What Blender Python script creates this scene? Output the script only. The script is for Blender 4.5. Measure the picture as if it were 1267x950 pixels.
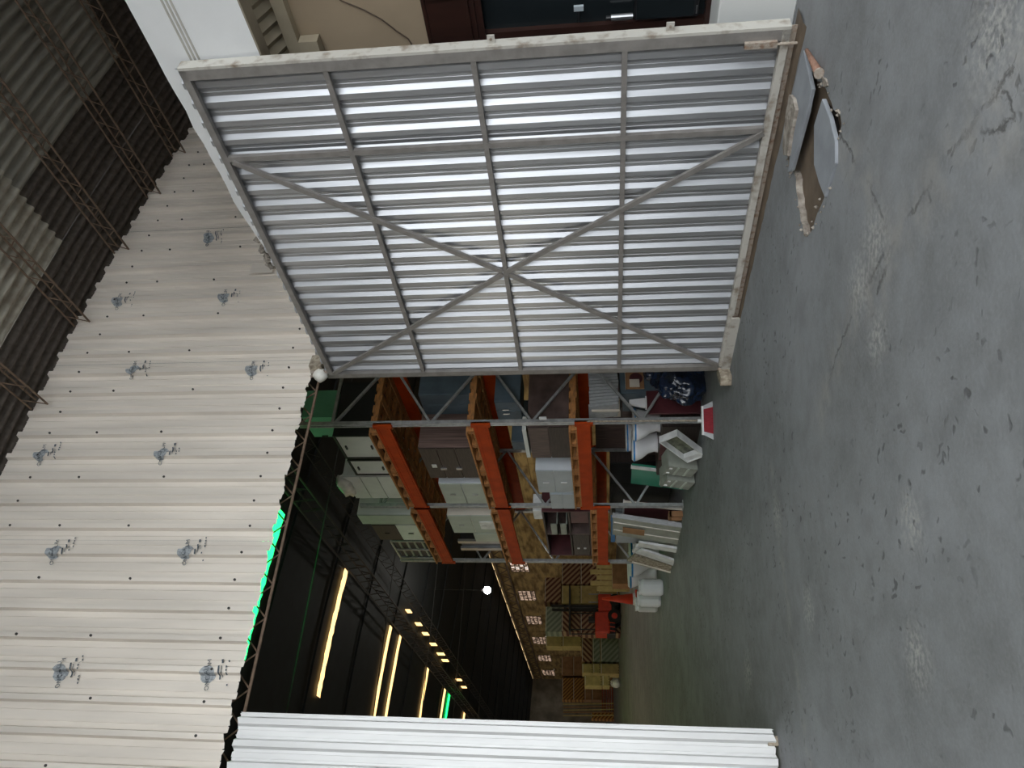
import bpy, bmesh, math, random
from mathutils import Vector, Matrix, noise as mnoise
from mathutils.geometry import tessellate_polygon
random.seed(7)
for o in list(bpy.data.objects): bpy.data.objects.remove(o)
SC = bpy.context.scene
COL = SC.collection
# ------------------------------------------------------------------ camera (photo is turned on its side: up is to the left)
CAM_H, FPX, YAW, PITCH, ROLL = 1.55, 938.59, 0.5853, 0.1134, 0.0185
CF = Vector((math.sin(YAW)*math.cos(PITCH), math.cos(YAW)*math.cos(PITCH), math.sin(PITCH)))
_r = Vector((math.cos(YAW), -math.sin(YAW), 0)); _d = CF.cross(_r)
CR = _r*math.cos(ROLL) + _d*math.sin(ROLL); CD = -_r*math.sin(ROLL) + _d*math.cos(ROLL)
cam = bpy.data.cameras.new('camera'); camo = bpy.data.objects.new('camera', cam); COL.objects.link(camo)
M3 = Matrix((CD, CR, -CF)).transposed()
camo.matrix_world = Matrix.Translation((0, 0, CAM_H)) @ M3.to_4x4()
cam.sensor_width = 36; cam.lens = FPX/1267*36; cam.clip_start = .05; cam.clip_end = 400
SC.camera = camo
# ------------------------------------------------------------------ light
W = bpy.data.worlds.new('world'); SC.world = W; W.use_nodes = True
bg = W.node_tree.nodes['Background']; bg.inputs[0].default_value = (.93, .97, 1, 1); bg.inputs[1].default_value = 1.0
vs = SC.view_settings; vs.view_transform = 'Standard'; vs.look = 'None'; vs.gamma = 1; vs.use_curve_mapping = False
vs.exposure = 2.2
# ------------------------------------------------------------------ pixel helpers
C0 = Vector((0, 0, CAM_H))
def ray(x, y): return CF + CR*((950-y-475)/FPX) + CD*((x-633.5)/FPX)
def onX(x, y, X): d = ray(x, y); return C0 + d*(X/d.x)
def onY(x, y, Y): d = ray(x, y); return C0 + d*(Y/d.y)
def onZ(x, y, Z): d = ray(x, y); return C0 + d*((Z-CAM_H)/d.z)
YW, SL = 7.66, .021                      # portal wall plane, slope of the hall floor
def fz(Y): return max(0, SL*(Y-YW))
def onF(x, y): d = ray(x, y); return C0 + d*((CAM_H+SL*YW)/(SL*d.y-d.z))
def vz(X): return 8.87-.0105*(X-3)**2    # vaulted roof
def vh(X): return vz(X) if X < 9 else vz(9)-.055*(X-9)   # the hall's vault is flatter to the right
# ------------------------------------------------------------------ materials
MATS = {}
def mat(name, col, rough=.6, metal=0, var=.12, scale=6, bump=0, bscale=40, col2=None, stretch=(1, 1, 1), spec=.5, lo=.35, hi=.65, emit=None, trans=0, alpha=1):
    m = bpy.data.materials.new(name); m.use_nodes = True; nt = m.node_tree; b = nt.nodes['Principled BSDF']
    b.inputs['Roughness'].default_value = rough; b.inputs['Metallic'].default_value = metal
    b.inputs['Specular IOR Level'].default_value = spec
    tc = nt.nodes.new('ShaderNodeTexCoord'); mp = nt.nodes.new('ShaderNodeMapping'); mp.inputs['Scale'].default_value = stretch
    nt.links.new(tc.outputs['Object'], mp.inputs[0])
    n = nt.nodes.new('ShaderNodeTexNoise'); n.inputs['Scale'].default_value = scale; n.inputs['Detail'].default_value = 6
    nt.links.new(mp.outputs[0], n.inputs['Vector'])
    r = nt.nodes.new('ShaderNodeValToRGB'); r.color_ramp.elements[0].position = lo; r.color_ramp.elements[1].position = hi
    c = Vector(col); c2 = Vector(col2) if col2 else c*(1-var*2)
    if not col2: c = c*(1+var*.5)
    r.color_ramp.elements[0].color = (*c2, 1); r.color_ramp.elements[1].color = (*[min(1, q) for q in c], 1)
    nt.links.new(n.outputs[0], r.inputs[0]); nt.links.new(r.outputs[0], b.inputs['Base Color'])
    if bump:
        n2 = nt.nodes.new('ShaderNodeTexNoise'); n2.inputs['Scale'].default_value = bscale; n2.inputs['Detail'].default_value = 4
        nt.links.new(mp.outputs[0], n2.inputs['Vector'])
        bp = nt.nodes.new('ShaderNodeBump'); bp.inputs['Strength'].default_value = bump; bp.inputs['Distance'].default_value = .02
        nt.links.new(n2.outputs[0], bp.inputs['Height']); nt.links.new(bp.outputs[0], b.inputs['Normal'])
    if emit:
        b.inputs['Emission Color'].default_value = (*emit[0], 1); b.inputs['Emission Strength'].default_value = emit[1]
    if trans:
        b.inputs['Transmission Weight'].default_value = trans
    MATS[name] = m; return m
mat('sheet', (.86, .79, .70), .5, .1, .07, 2.2, .05, 30, stretch=(2.5, 2.5, .25))
mat('leaf_sheet', (.82, .82, .81), .45, .15, .05, 3, .04, 25, stretch=(2.5, 2.5, .3))
mat('gate_sheet', (.44, .45, .47), .36, .7, .08, 4, .05, 20, stretch=(3, 3, .3))
mat('gate_frame', (.29, .272, .255), .5, .2, .1, 9, .1, 60)
mat('gate_edge', (.55, .53, .48), .6, 0, .1, 9, .15, 60, col2=(.26, .21, .16), lo=.28, hi=.5)
mat('rust', (.20, .11, .06), .85, .1, .2, 25, .4, 90, col2=(.42, .36, .30), lo=.5, hi=.75)
mat('old_wood', (.50, .44, .34), .85, 0, .25, 20, .4, 80, col2=(.25, .2, .15))
mat('plaster', (.84, .85, .85), .8, 0, .03, 2, .08, 30)
mat('plaster_groove', (.50, .48, .43), .9, 0, .1, 4)
mat('rubble', (.40, .36, .31), .95, 0, .3, 14, 1.0, 30, col2=(.2, .17, .14))
mat('beige_wall', (.36, .28, .19), .85, 0, .05, 2, .05, 30)
mat('pale_wall', (.72, .73, .71), .7, 0, .05, 2, stretch=(1, 1, .3))
mat('soffit', (.28, .24, .18), .8, 0, .08, 4)
mat('canopy', (.42, .36, .26), .7, 0, .08, 3)
mat('mahogany', (.036, .014, .010), .4, 0, .2, 6, .05, 40, stretch=(1, 1, .2))
mat('dark_glass', (.012, .016, .018), .08, 0, .1, 2, spec=.3)
mat('black_plastic', (.012, .012, .014), .35, 0, .1, 5)
mat('silver', (.45, .46, .47), .3, .9, .1, 5)
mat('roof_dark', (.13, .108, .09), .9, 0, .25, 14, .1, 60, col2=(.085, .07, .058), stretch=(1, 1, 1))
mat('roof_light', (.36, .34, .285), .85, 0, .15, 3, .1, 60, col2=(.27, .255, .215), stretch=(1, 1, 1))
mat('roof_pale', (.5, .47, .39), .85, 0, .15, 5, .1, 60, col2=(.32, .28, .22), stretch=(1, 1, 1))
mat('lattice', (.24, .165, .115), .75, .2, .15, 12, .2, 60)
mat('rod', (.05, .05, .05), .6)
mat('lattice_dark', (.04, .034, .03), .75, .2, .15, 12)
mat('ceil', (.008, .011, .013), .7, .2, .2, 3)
mat('hall_wall', (.62, .43, .19), .9, 0, .2, 2.2, .5, 12, col2=(.26, .16, .07), stretch=(1, .35, 1.6), lo=.38, hi=.6)
mat('blocker_wall', (.17, .125, .09), .9, 0, .1, 3, .3, 30)  # dark, so the added yard walls bounce little light
mat('end_wall', (.30, .26, .20), .9, 0, .2, 1.2, .2, 12)
mat('masonry', (.45, .42, .38), .9, 0, .1, 3, .3, 30)
mat('skylight', (.9, .75, .42), .6, emit=((1, .60, .22), .55), var=.3, scale=5)
mat('green_skylight', (.1, .8, .4), .6, emit=((.01, 1, .13), 1.0), var=.3, scale=5)
mat('daylight_pane', (.9, .92, .95), .6, emit=((.95, .95, .95), 1.2))
mat('fill_light_pane', (.9, .9, .85), .6, emit=((1, .93, .78), 1.9))
mat('lamp_glow', (1, 1, .95), .5, emit=((1, .97, .88), 40))
mat('lamp_white', (.85, .83, .76), .45)
mat('galv', (.46, .47, .47), .35, .35, .12, 14)
mat('rack_orange', (.52, .065, .010), .55, 0, .1, 5, spec=.12)
mat('pallet_wood', (.62, .27, .08), .8, 0, .2, 10, .2, 60, col2=(.34, .16, .06), stretch=(1, 4, 4))
mat('white_lam', (.72, .74, .70), .45, 0, .05, 3)
mat('cream', (.78, .72, .62), .5, 0, .05, 3)
mat('grey_lam', (.42, .47, .50), .4, 0, .05, 3)
mat('light_grey', (.66, .70, .74), .4, 0, .05, 3)
mat('sage', (.48, .53, .46), .5, 0, .06, 3)
mat('green_lam', (.16, .50, .30), .5, 0, .06, 3)
mat('green_panel', (.03, .27, .17), .4, 0, .06, 3)
mat('dark_wood', (.05, .033, .028), .5, 0, .3, 4, .06, 30, stretch=(1, 1, 14), lo=.3, hi=.7)
mat('dark_wood_h', (.20, .13, .11), .5, 0, .3, 3, .06, 30, stretch=(16, 1, .4), lo=.3, hi=.7)
mat('walnut', (.13, .085, .075), .5, 0, .3, 4, .06, 30, stretch=(1, 12, 1), lo=.3, hi=.7)
mat('maroon', (.10, .025, .03), .45, 0, .2, 4)
mat('slate_blue', (.10, .14, .17), .6, 0, .15, 3)
mat('black', (.012, .012, .013), .5)
mat('plastic_film', (.75, .72, .66), .25, 0, .1, 8, .5, 14)
mat('blue_bag', (.012, .025, .06), .22, 0, .3, 6, .8, 9, spec=.8)
mat('ceramic', (.82, .82, .83), .12, 0, .02, 3)
mat('blue_tape', (.02, .22, .55), .35)
mat('cardboard', (.36, .19, .09), .85, 0, .12, 4)
mat('carton_yellow', (.52, .40, .16), .85, 0, .1, 4)
mat('grey_board', (.50, .52, .53), .8, 0, .12, 12, .3, 60, stretch=(12, 12, 1))
mat('red_bristle', (.30, .018, .03), .7, 0, .2, 60, .5, 100, stretch=(5, 5, .3))
mat('white_plastic', (.78, .79, .78), .35)
mat('green_glass', (.16, .17, .12), .2, 0, .3, 10)
mat('crate_grey', (.33, .35, .30), .5, 0, .1, 6)
mat('red_paint', (.62, .05, .025), .4, 0, .1, 5)
mat('cone_red', (.75, .06, .02), .45, 0, .08, 5)
mat('rubber', (.012, .012, .012), .8)
mat('red_crate', (.40, .06, .035), .6, 0, .1, 5)
mat('sack', (.74, .73, .70), .8, 0, .15, 6, .5, 20)
mat('mud_brown', (.155, .115, .08), .75, 0, .15, 5, .3, 14)
mat('void', (.02, .014, .01), .95)
mat('slab', (.29, .31, .335), .55, 0, .08, 5, .1, 40)
mat('copper', (.36, .20, .14), .7, .1, .2, 20, .3, 60)
mat('ink', (.12, .145, .165), .6, var=.25, scale=60)
mat('ink_disc', (.46, .49, .51), .5, .2, var=.2, scale=40)
mat('screw', (.04, .035, .03), .6)
mat('wire', (.10, .07, .05), .7)

def stripes(name, c1, c2, freq, ang):
    m = mat(name, c1, .8); nt = m.node_tree; b = nt.nodes['Principled BSDF']
    tc = nt.nodes.new('ShaderNodeTexCoord'); mp = nt.nodes.new('ShaderNodeMapping'); mp.inputs['Rotation'].default_value = (0, ang, 0)
    w = nt.nodes.new('ShaderNodeTexWave'); w.wave_type = 'BANDS'; w.bands_direction = 'X'; w.inputs['Scale'].default_value = freq
    r = nt.nodes.new('ShaderNodeValToRGB'); r.color_ramp.elements[0].position = .48; r.color_ramp.elements[1].position = .52
    r.color_ramp.elements[0].color = (*c1, 1); r.color_ramp.elements[1].color = (*c2, 1)
    nt.links.new(tc.outputs['Object'], mp.inputs[0]); nt.links.new(mp.outputs[0], w.inputs[0]); nt.links.new(w.outputs[0], r.inputs[0])
    nt.links.new(r.outputs[0], b.inputs['Base Color'])
stripes('brown_stripe', (.40, .25, .15), (.10, .03, .02), 1.55, math.radians(45))
stripes('brown_stripe_b', (.40, .25, .15), (.10, .03, .02), 1.55, math.radians(-45))
stripes('grey_stripe', (.30, .32, .25), (.17, .19, .15), 1.55, math.radians(45))
stripes('orange_stripe', (.44, .22, .05), (.16, .06, .015), 1.9, math.radians(45))

def floor_mat():
    m = bpy.data.materials.new('concrete'); m.use_nodes = True; nt = m.node_tree; N = nt.nodes; L = nt.links; b = N['Principled BSDF']
    tc = N.new('ShaderNodeTexCoord')
    def noise(scale, detail=6, stretch=None, rough=.55):
        n = N.new('ShaderNodeTexNoise'); n.inputs['Scale'].default_value = scale; n.inputs['Detail'].default_value = detail; n.inputs['Roughness'].default_value = rough
        if stretch:
            mp = N.new('ShaderNodeMapping'); mp.inputs['Scale'].default_value = stretch; L.new(tc.outputs['Object'], mp.inputs[0]); L.new(mp.outputs[0], n.inputs['Vector'])
        else: L.new(tc.outputs['Object'], n.inputs['Vector'])
        return n.outputs[0]
    def math_(op, a, c=None, clamp=False):
        n = N.new('ShaderNodeMath'); n.operation = op; n.use_clamp = clamp
        for i, v in enumerate((a, c)):
            if v is None: continue
            if isinstance(v, (int, float)): n.inputs[i].default_value = v
            else: L.new(v, n.inputs[i])
        return n.outputs[0]
    def ramp(f, stops):
        r = N.new('ShaderNodeValToRGB'); cr = r.color_ramp
        while len(cr.elements) < len(stops): cr.elements.new(.5)
        for e, (p, c) in zip(cr.elements, stops): e.position = p; e.color = (*c, 1)
        L.new(f, r.inputs[0]); return r.outputs[0]
    def mix(f, a, c):
        n = N.new('ShaderNodeMix'); n.data_type = 'RGBA'
        L.new(f, n.inputs['Factor'])
        for k, v in (('A', a), ('B', c)):
            s = [i for i in n.inputs if i.name == k and i.type == 'RGBA'][0]
            if isinstance(v, tuple): s.default_value = (*v, 1)
            else: L.new(v, s)
        return [o for o in n.outputs if o.type == 'RGBA'][0]
    base = ramp(noise(.9, 8), [(.3, (.165, .168, .168)), (.48, (.215, .222, .226)), (.7, (.29, .30, .31))])
    streak = ramp(noise(1.6, 7, (1.1, .22, 1)), [(.38, (0, 0, 0)), (.7, (1, 1, 1))])
    base = mix(math_('MULTIPLY', streak, .35), base, (.16, .165, .17))
    fine = ramp(noise(45, 3), [(.42, (0, 0, 0)), (.75, (1, 1, 1))])
    base = mix(math_('MULTIPLY', fine, .35), base, (.33, .34, .35))
    mott = ramp(noise(7, 6), [(.36, (0, 0, 0)), (.64, (1, 1, 1))]); base = mix(math_('MULTIPLY', mott, .38), base, (.30, .315, .335))
    mot2 = ramp(noise(3.1, 8, (1, .7, 1)), [(.5, (0, 0, 0)), (.68, (1, 1, 1))]); base = mix(math_('MULTIPLY', mot2, .42), base, (.145, .148, .15))
    # pock marks gathered in patches
    v = N.new('ShaderNodeTexVoronoi'); v.inputs['Scale'].default_value = 15; v.inputs['Randomness'].default_value = 1
    wv = N.new('ShaderNodeMapping'); wv.inputs['Scale'].default_value = (1, .6, 1)
    nd = N.new('ShaderNodeTexNoise'); nd.inputs['Scale'].default_value = 9; L.new(tc.outputs['Object'], nd.inputs['Vector'])
    va = N.new('ShaderNodeVectorMath'); va.operation = 'MULTIPLY_ADD'; L.new(nd.outputs['Color'], va.inputs[0]); va.inputs[1].default_value = (.16, .16, 0); L.new(tc.outputs['Object'], va.inputs[2])
    L.new(va.outputs[0], wv.inputs[0]); L.new(wv.outputs[0], v.inputs['Vector'])
    near = ramp(v.outputs['Distance'], [(.14, (1, 1, 1)), (.27, (0, 0, 0))])
    patch = ramp(noise(.8, 5), [(.44, (0, 0, 0)), (.56, (1, 1, 1))])
    sel = N.new('ShaderNodeSeparateColor'); L.new(v.outputs['Color'], sel.inputs[0])
    pock = math_('MULTIPLY', math_('MULTIPLY', near, patch), math_('GREATER_THAN', sel.outputs[0], .3))
    base = mix(math_('MULTIPLY', pock, .75), base, (.085, .085, .09))
    # cracks and worn patches with their own shape
    nd2 = N.new('ShaderNodeTexNoise'); nd2.inputs['Scale'].default_value = 6; nd2.inputs['Detail'].default_value = 10; nd2.inputs['Roughness'].default_value = .72; L.new(tc.outputs['Object'], nd2.inputs['Vector'])
    wp = N.new('ShaderNodeVectorMath'); wp.operation = 'MULTIPLY_ADD'; L.new(nd2.outputs['Color'], wp.inputs[0]); wp.inputs[1].default_value = (.22, .22, 0); L.new(tc.outputs['Object'], wp.inputs[2])
    off = N.new('ShaderNodeVectorMath'); off.operation = 'SUBTRACT'; L.new(wp.outputs[0], off.inputs[0]); off.inputs[1].default_value = (.11, .11, 0)
    P = off.outputs[0]
    def vm(op, a, c=None):
        n = N.new('ShaderNodeVectorMath'); n.operation = op
        for i, q in enumerate((a, c)):
            if q is None: continue
            if isinstance(q, (tuple, Vector)): n.inputs[i].default_value = tuple(q)
            else: L.new(q, n.inputs[i])
        return n
    def seg(a, c):
        a = Vector((a.x, a.y, 0)); c = Vector((c.x, c.y, 0)); ab = c-a
        pa = vm('SUBTRACT', P, a).outputs[0]
        t = math_('MULTIPLY', vm('DOT_PRODUCT', pa, ab).outputs['Value'], 1/ab.length_squared); t = math_('MAXIMUM', math_('MINIMUM', t, 1.0), 0.0)
        sc = N.new('ShaderNodeVectorMath'); sc.operation = 'SCALE'; sc.inputs[0].default_value = tuple(ab); L.new(t, sc.inputs['Scale'])
        return vm('LENGTH', vm('SUBTRACT', pa, sc.outputs[0]).outputs[0]).outputs['Value']
    def poly(pts):
        d = None
        for a, c in zip(pts, pts[1:]):
            s = seg(onZ(*a, 0), onZ(*c, 0)); d = s if d is None else math_('MINIMUM', d, s)
        return d
    dc = poly([(1252, 85), (1196, 163), (1110, 290), (1062, 372), (1038, 432), (1012, 520)])
    dc2 = poly([(1215, 135), (1218, 160), (1234, 164), (1256, 145), (1240, 115)])
    dc3 = poly([(1040, 170), (1082, 240), (1104, 305), (1086, 365)])
    dc4 = poly([(955, 580), (963, 660), (976, 760), (990, 870), (1004, 960)])
    d = math_('MINIMUM', math_('MINIMUM', dc, dc2), dc3)
    crack = math_('MULTIPLY', ramp(d, [(.003, (1, 1, 1)), (.016, (0, 0, 0))]), ramp(noise(2.3, 3), [(.40, (0, 0, 0)), (.56, (1, 1, 1))]))
    rimn = ramp(noise(6, 5), [(.4, (0, 0, 0)), (.65, (1, 1, 1))])
    rim = math_('MULTIPLY', ramp(d, [(.02, (1, 1, 1)), (.22, (0, 0, 0))]), rimn)
    seam = math_('MULTIPLY', ramp(dc4, [(.01, (1, 1, 1)), (.12, (0, 0, 0))]), rimn)
    base = mix(math_('MULTIPLY', math_('ADD', rim, seam, True), .5), base, (.36, .345, .32))
    base = mix(math_('MULTIPLY', crack, .75), base, (.07, .068, .066))
    # worn pale spots
    def spot(px, r):
        q = onZ(*px, 0); return ramp(vm('LENGTH', vm('SUBTRACT', P, Vector((q.x, q.y, 0))).outputs[0]).outputs['Value'], [(0, (1, 1, 1)), (r, (0, 0, 0))])
    sp = None
    for px, r in (((1082, 300), .28), ((1064, 352), .26), ((1135, 815), .22), ((1128, 645), .2), ((962, 640), .22), ((1000, 752), .22), ((928, 832), .3), ((1085, 420), .2), ((1230, 40), .3)):
        s = spot(px, r); sp = s if sp is None else math_('MAXIMUM', sp, s)
    grain = ramp(noise(28, 5), [(.42, (0, 0, 0)), (.62, (1, 1, 1))])
    base = mix(math_('MULTIPLY', math_('MULTIPLY', sp, grain), .75), base, (.50, .49, .46))
    # slight warmth and grime inside the hall
    L.new(base, b.inputs['Base Color'])
    b.inputs['Roughness'].default_value = .62; b.inputs['Specular IOR Level'].default_value = .35
    hgt = math_('ADD', math_('MULTIPLY', noise(30, 5), .25), math_('MULTIPLY', noise(3.5, 5), .6))
    hgt = math_('SUBTRACT', hgt, math_('MULTIPLY', pock, .25)); hgt = math_('SUBTRACT', hgt, math_('MULTIPLY', crack, .6))
    bp = N.new('ShaderNodeBump'); bp.inputs['Strength'].default_value = .35; bp.inputs['Distance'].default_value = .035
    L.new(hgt, bp.inputs['Height']); L.new(bp.outputs[0], b.inputs['Normal'])
    MATS['concrete'] = m
floor_mat()

# ------------------------------------------------------------------ mesh builder
class MB:
    def __init__(s): s.v = []; s.f = []
    def add(s, vs_, fs): k = len(s.v); s.v += [Vector(p) for p in vs_]; s.f += [tuple(i+k for i in f) for f in fs]; return s
    def box(s, a, b):
        x0, x1 = sorted((a[0], b[0])); y0, y1 = sorted((a[1], b[1])); z0, z1 = sorted((a[2], b[2]))
        return s.add([(x0, y0, z0), (x1, y0, z0), (x1, y1, z0), (x0, y1, z0), (x0, y0, z1), (x1, y0, z1), (x1, y1, z1), (x0, y1, z1)],
                     [(0, 3, 2, 1), (4, 5, 6, 7), (0, 1, 5, 4), (1, 2, 6, 5), (2, 3, 7, 6), (3, 0, 4, 7)])
    def obox(s, c, size, R=None):
        c = Vector(c); h = Vector(size)/2; t = MB().box(-h, h)
        return s.add([c+(R @ p if R else p) for p in t.v], t.f)
    def bar(s, p, q, w, h=None, up=(0, 0, 1)):
        p = Vector(p); q = Vector(q); d = (q-p); L = d.length; d.normalize(); u = Vector(up)
        if abs(d.dot(u)) > .98: u = Vector((1, 0, 0))
        x = d.cross(u).normalized(); z = x.cross(d); R = Matrix((x, d, z)).transposed()
        return s.obox((p+q)/2, (w, L, h or w), R)
    def tube(s, p, q, r, n=8, r2=None):
        p = Vector(p); q = Vector(q); d = (q-p).normalized(); u = Vector((0, 0, 1)) if abs(d.z) < .9 else Vector((1, 0, 0))
        x = d.cross(u).normalized(); y = d.cross(x); r2 = r if r2 is None else r2
        a = [p+(x*math.cos(2*math.pi*i/n)+y*math.sin(2*math.pi*i/n))*r for i in range(n)]
        b = [q+(x*math.cos(2*math.pi*i/n)+y*math.sin(2*math.pi*i/n))*r2 for i in range(n)]
        return s.add(a+b, [(i, (i+1) % n, n+(i+1) % n, n+i) for i in range(n)]+[tuple(range(n))[::-1], tuple(range(n, 2*n))])
    def loft(s, rings, n=16):            # rings: (centre, rx, ry) with optional per-ring axes in XY
        k = []
        for c, rx, ry in rings: k.append([Vector(c)+Vector((rx*math.cos(2*math.pi*i/n), ry*math.sin(2*math.pi*i/n), 0)) for i in range(n)])
        vs_ = [p for r in k for p in r]; fs = []
        for j in range(len(k)-1): fs += [(j*n+i, j*n+(i+1) % n, (j+1)*n+(i+1) % n, (j+1)*n+i) for i in range(n)]
        fs += [tuple(range(n))[::-1], tuple(range((len(k)-1)*n, len(k)*n))]
        return s.add(vs_, fs)
    def prism(s, poly, vec):
        n = len(poly); a = [Vector(p) for p in poly]; vec = Vector(vec); b = [p+vec for p in a]
        return s.add(a+b, [tuple(range(n)), tuple(range(n, 2*n))[::-1]]+[(i, i+n, (i+1) % n+n, (i+1) % n) for i in range(n)])
    def corr(s, prof, O, T, N_, e0, e1, E=(0, 0, 1), segs=1):   # profile (t,d) extruded along E from e0(t) to e1(t)
        O, T, N_, E = map(Vector, (O, T, N_, E)); vs_ = []
        for t, d in prof:
            a, b = e0(t), e1(t)
            for k in range(segs+1): vs_.append(O+T*t+N_*d+E*(a+(b-a)*k/segs))
        m = segs+1
        return s.add(vs_, [(i*m+k, (i+1)*m+k, (i+1)*m+k+1, i*m+k+1) for i in range(len(prof)-1) for k in range(segs)])
    def build(s, name, m, parent=None, smooth=False, bevel=0, recalc=True):
        base = wloc(parent) if parent else Vector((0, 0, 0))
        me = bpy.data.meshes.new(name); me.from_pydata([tuple(p-base) for p in s.v], [], s.f)
        if recalc or bevel:
            bm = bmesh.new(); bm.from_mesh(me); bmesh.ops.recalc_face_normals(bm, faces=bm.faces)
            if bevel: bmesh.ops.bevel(bm, geom=list(bm.edges), offset=bevel, segments=1, affect='EDGES', clamp_overlap=True)
            bm.to_mesh(me); bm.free()
        if smooth:
            for p in me.polygons: p.use_smooth = True
        me.materials.append(MATS[m] if isinstance(m, str) else m)
        o = bpy.data.objects.new(name, me); COL.objects.link(o)
        if parent: o.parent = parent
        return o
def wloc(o):
    v = Vector(o.location)
    while o.parent: o = o.parent; v += Vector(o.location)
    return v
def thing(name, label, cat, loc, group=None):
    o = bpy.data.objects.new(name, None); COL.objects.link(o); o.location = loc; o.empty_display_size = .1
    return tag(o, label, cat, group)
def tag(o, label, cat, group=None):
    o['label'] = label; o['category'] = cat
    if group: o['group'] = group
    return o
def struct(name, loc=None, mb=None, m=None, label=None, cat=None, **k):
    if mb: o = mb.build(name, m, **k)
    else: o = bpy.data.objects.new(name, None); COL.objects.link(o); o.location = loc or (0, 0, 0)
    o['kind'] = 'structure'; o['label'] = label; o['category'] = cat
    return o
def inst(o, parent, dloc):
    c = o.copy(); COL.objects.link(c); c.parent = parent; c.location = Vector(o.location)+Vector(dloc); return c
def origin_to(o, p):
    p = Vector(p)
    for v in o.data.vertices: v.co -= p
    o.location = p; return o
def RX(a): return Matrix.Rotation(a, 3, 'X')
def RY(a): return Matrix.Rotation(a, 3, 'Y')
def RZ(a): return Matrix.Rotation(a, 3, 'Z')

# ================================================================== SETTING
# ---- yard floor with the broken pit by the gate
pit_px = [(996, 72), (1004, 88), (1012, 98), (1019, 108), (1028, 128), (1038, 142), (1041, 156), (1037, 172), (1035, 190), (1031, 210), (1024, 236), (1012, 264), (1001, 290), (994, 288), (989, 262), (986, 236), (984, 214), (976, 216), (974, 190), (978, 160), (984, 130), (989, 100)]
pit = [onZ(*p, 0) for p in pit_px]
def dense(pts, n=3, j=.018):
    out = []
    for a, b in zip(pts, pts[1:]+pts[:1]):
        for k in range(n):
            p = a.lerp(b, k/n); out.append(p+Vector((random.uniform(-j, j), random.uniform(-j, j), 0)))
    return out
pit = dense(pit)
mb = MB()
outer = [Vector((3.3, 2.6, 0)), Vector((5.66, 2.6, 0)), Vector((5.66, 5.0, 0)), Vector((3.3, 5.0, 0))]
tri = tessellate_polygon([outer, pit]); allp = outer+pit
mb.add(allp, [tuple(t) for t in tri])
for a, b in (((-30, -30), (16.2, 2.6)), ((-30, 2.6), (3.3, 5.0)), ((-30, 5.0), (16.2, YW)), ((5.66, 2.6), (16.2, 5.0))):
    mb.add([(a[0], a[1], 0), (b[0], a[1], 0), (b[0], b[1], 0), (a[0], b[1], 0)], [(0, 1, 2, 3)])
mb.add([(-10.2, YW, 0), (16.2, YW, 0), (16.2, 74.2, fz(74.2)), (-10.2, 74.2, fz(74.2))], [(0, 1, 2, 3)])
fl = mb.build('floor', 'concrete', recalc=False)
for p in fl.data.polygons:
    if p.normal.z < 0: p.flip()
fl['kind'] = 'structure'; fl['label'] = 'worn grey concrete floor of the yard running into the hall'; fl['category'] = 'floor'
mb = MB(); n = len(pit)
mb.add(pit+[Vector((p.x, p.y, -.05)) for p in pit], [(i, (i+1) % n, (i+1) % n+n, i+n) for i in range(n)])
o = mb.build('pit_rim', 'rubble', fl)
mb = MB(); cp = sum(pit, Vector())/n
mb.add([Vector((p.x+(p.x-cp.x)*.1, p.y+(p.y-cp.y)*.1, -.05)) for p in pit], [tuple(range(n))])
mb.build('pit_mud', 'mud_brown', fl)
hole = [onZ(*p, -.045) for p in ((1024, 126), (1036, 142), (1039, 156), (1035, 172), (1031, 160))]
MB().add(hole, [tuple(range(len(hole)))]).build('pit_hollow', 'void', fl)
# brown strip on the floor under the open gate
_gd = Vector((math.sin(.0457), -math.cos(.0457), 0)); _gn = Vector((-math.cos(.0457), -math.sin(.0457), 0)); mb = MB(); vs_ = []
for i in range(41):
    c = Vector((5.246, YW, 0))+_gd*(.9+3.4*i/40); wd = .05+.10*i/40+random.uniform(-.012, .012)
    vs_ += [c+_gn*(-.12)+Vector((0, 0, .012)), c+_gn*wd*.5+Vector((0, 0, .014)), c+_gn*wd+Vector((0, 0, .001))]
mb.add(vs_, [(3*i+k, 3*i+3+k, 3*i+4+k, 3*i+1+k) for i in range(40) for k in range(2)]); mb.build('floor_strip', 'mud_brown', fl)
# rubble along the rim
base_st = None
for i in range(70):
    p = random.choice(pit); r = random.uniform(.005, .017)
    q = Vector((p.x+random.uniform(-.05, .05), p.y+random.uniform(-.05, .05), r*.4))
    m_ = MB(); vs_ = []
    for v in ((1, 0, 0), (-1, 0, 0), (0, 1, 0), (0, -1, 0), (0, 0, 1), (0, 0, -1)): vs_.append(q+Vector(v)*r*random.uniform(.6, 1.3))
    m_.add(vs_, [(0, 2, 4), (2, 1, 4), (1, 3, 4), (3, 0, 4), (2, 0, 5), (1, 2, 5), (3, 1, 5), (0, 3, 5)])
    m_.build('rubble_stone', 'rubble', fl)
def plate(name, label, px, z, th, m, cat):
    po = [onZ(*p, z) for p in px]
    o = MB().prism([Vector((p.x, p.y, z-th)) for p in po], (0, 0, th)).build(name, m, bevel=.004)
    c = sum(po, Vector())/len(po); origin_to(o, (c.x, c.y, z-th)); return tag(o, label, cat)
plate('floor_slab', 'long grey slab over the pit, nearest the gate bottom', [(994, 62), (1004, 110), (998, 140), (979, 211), (975, 213), (983, 134), (981, 114), (990, 72)], .035, .03, 'slab', 'slab')
plate('floor_slab', 'leaf-shaped grey slab tipped into the broken pit, farther from the gate', [(1017, 122), (1026, 145), (1033, 174), (1033, 202), (1020, 244), (1013, 226), (1007, 204), (1007, 155)], .02, .03, 'slab', 'slab')
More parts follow.
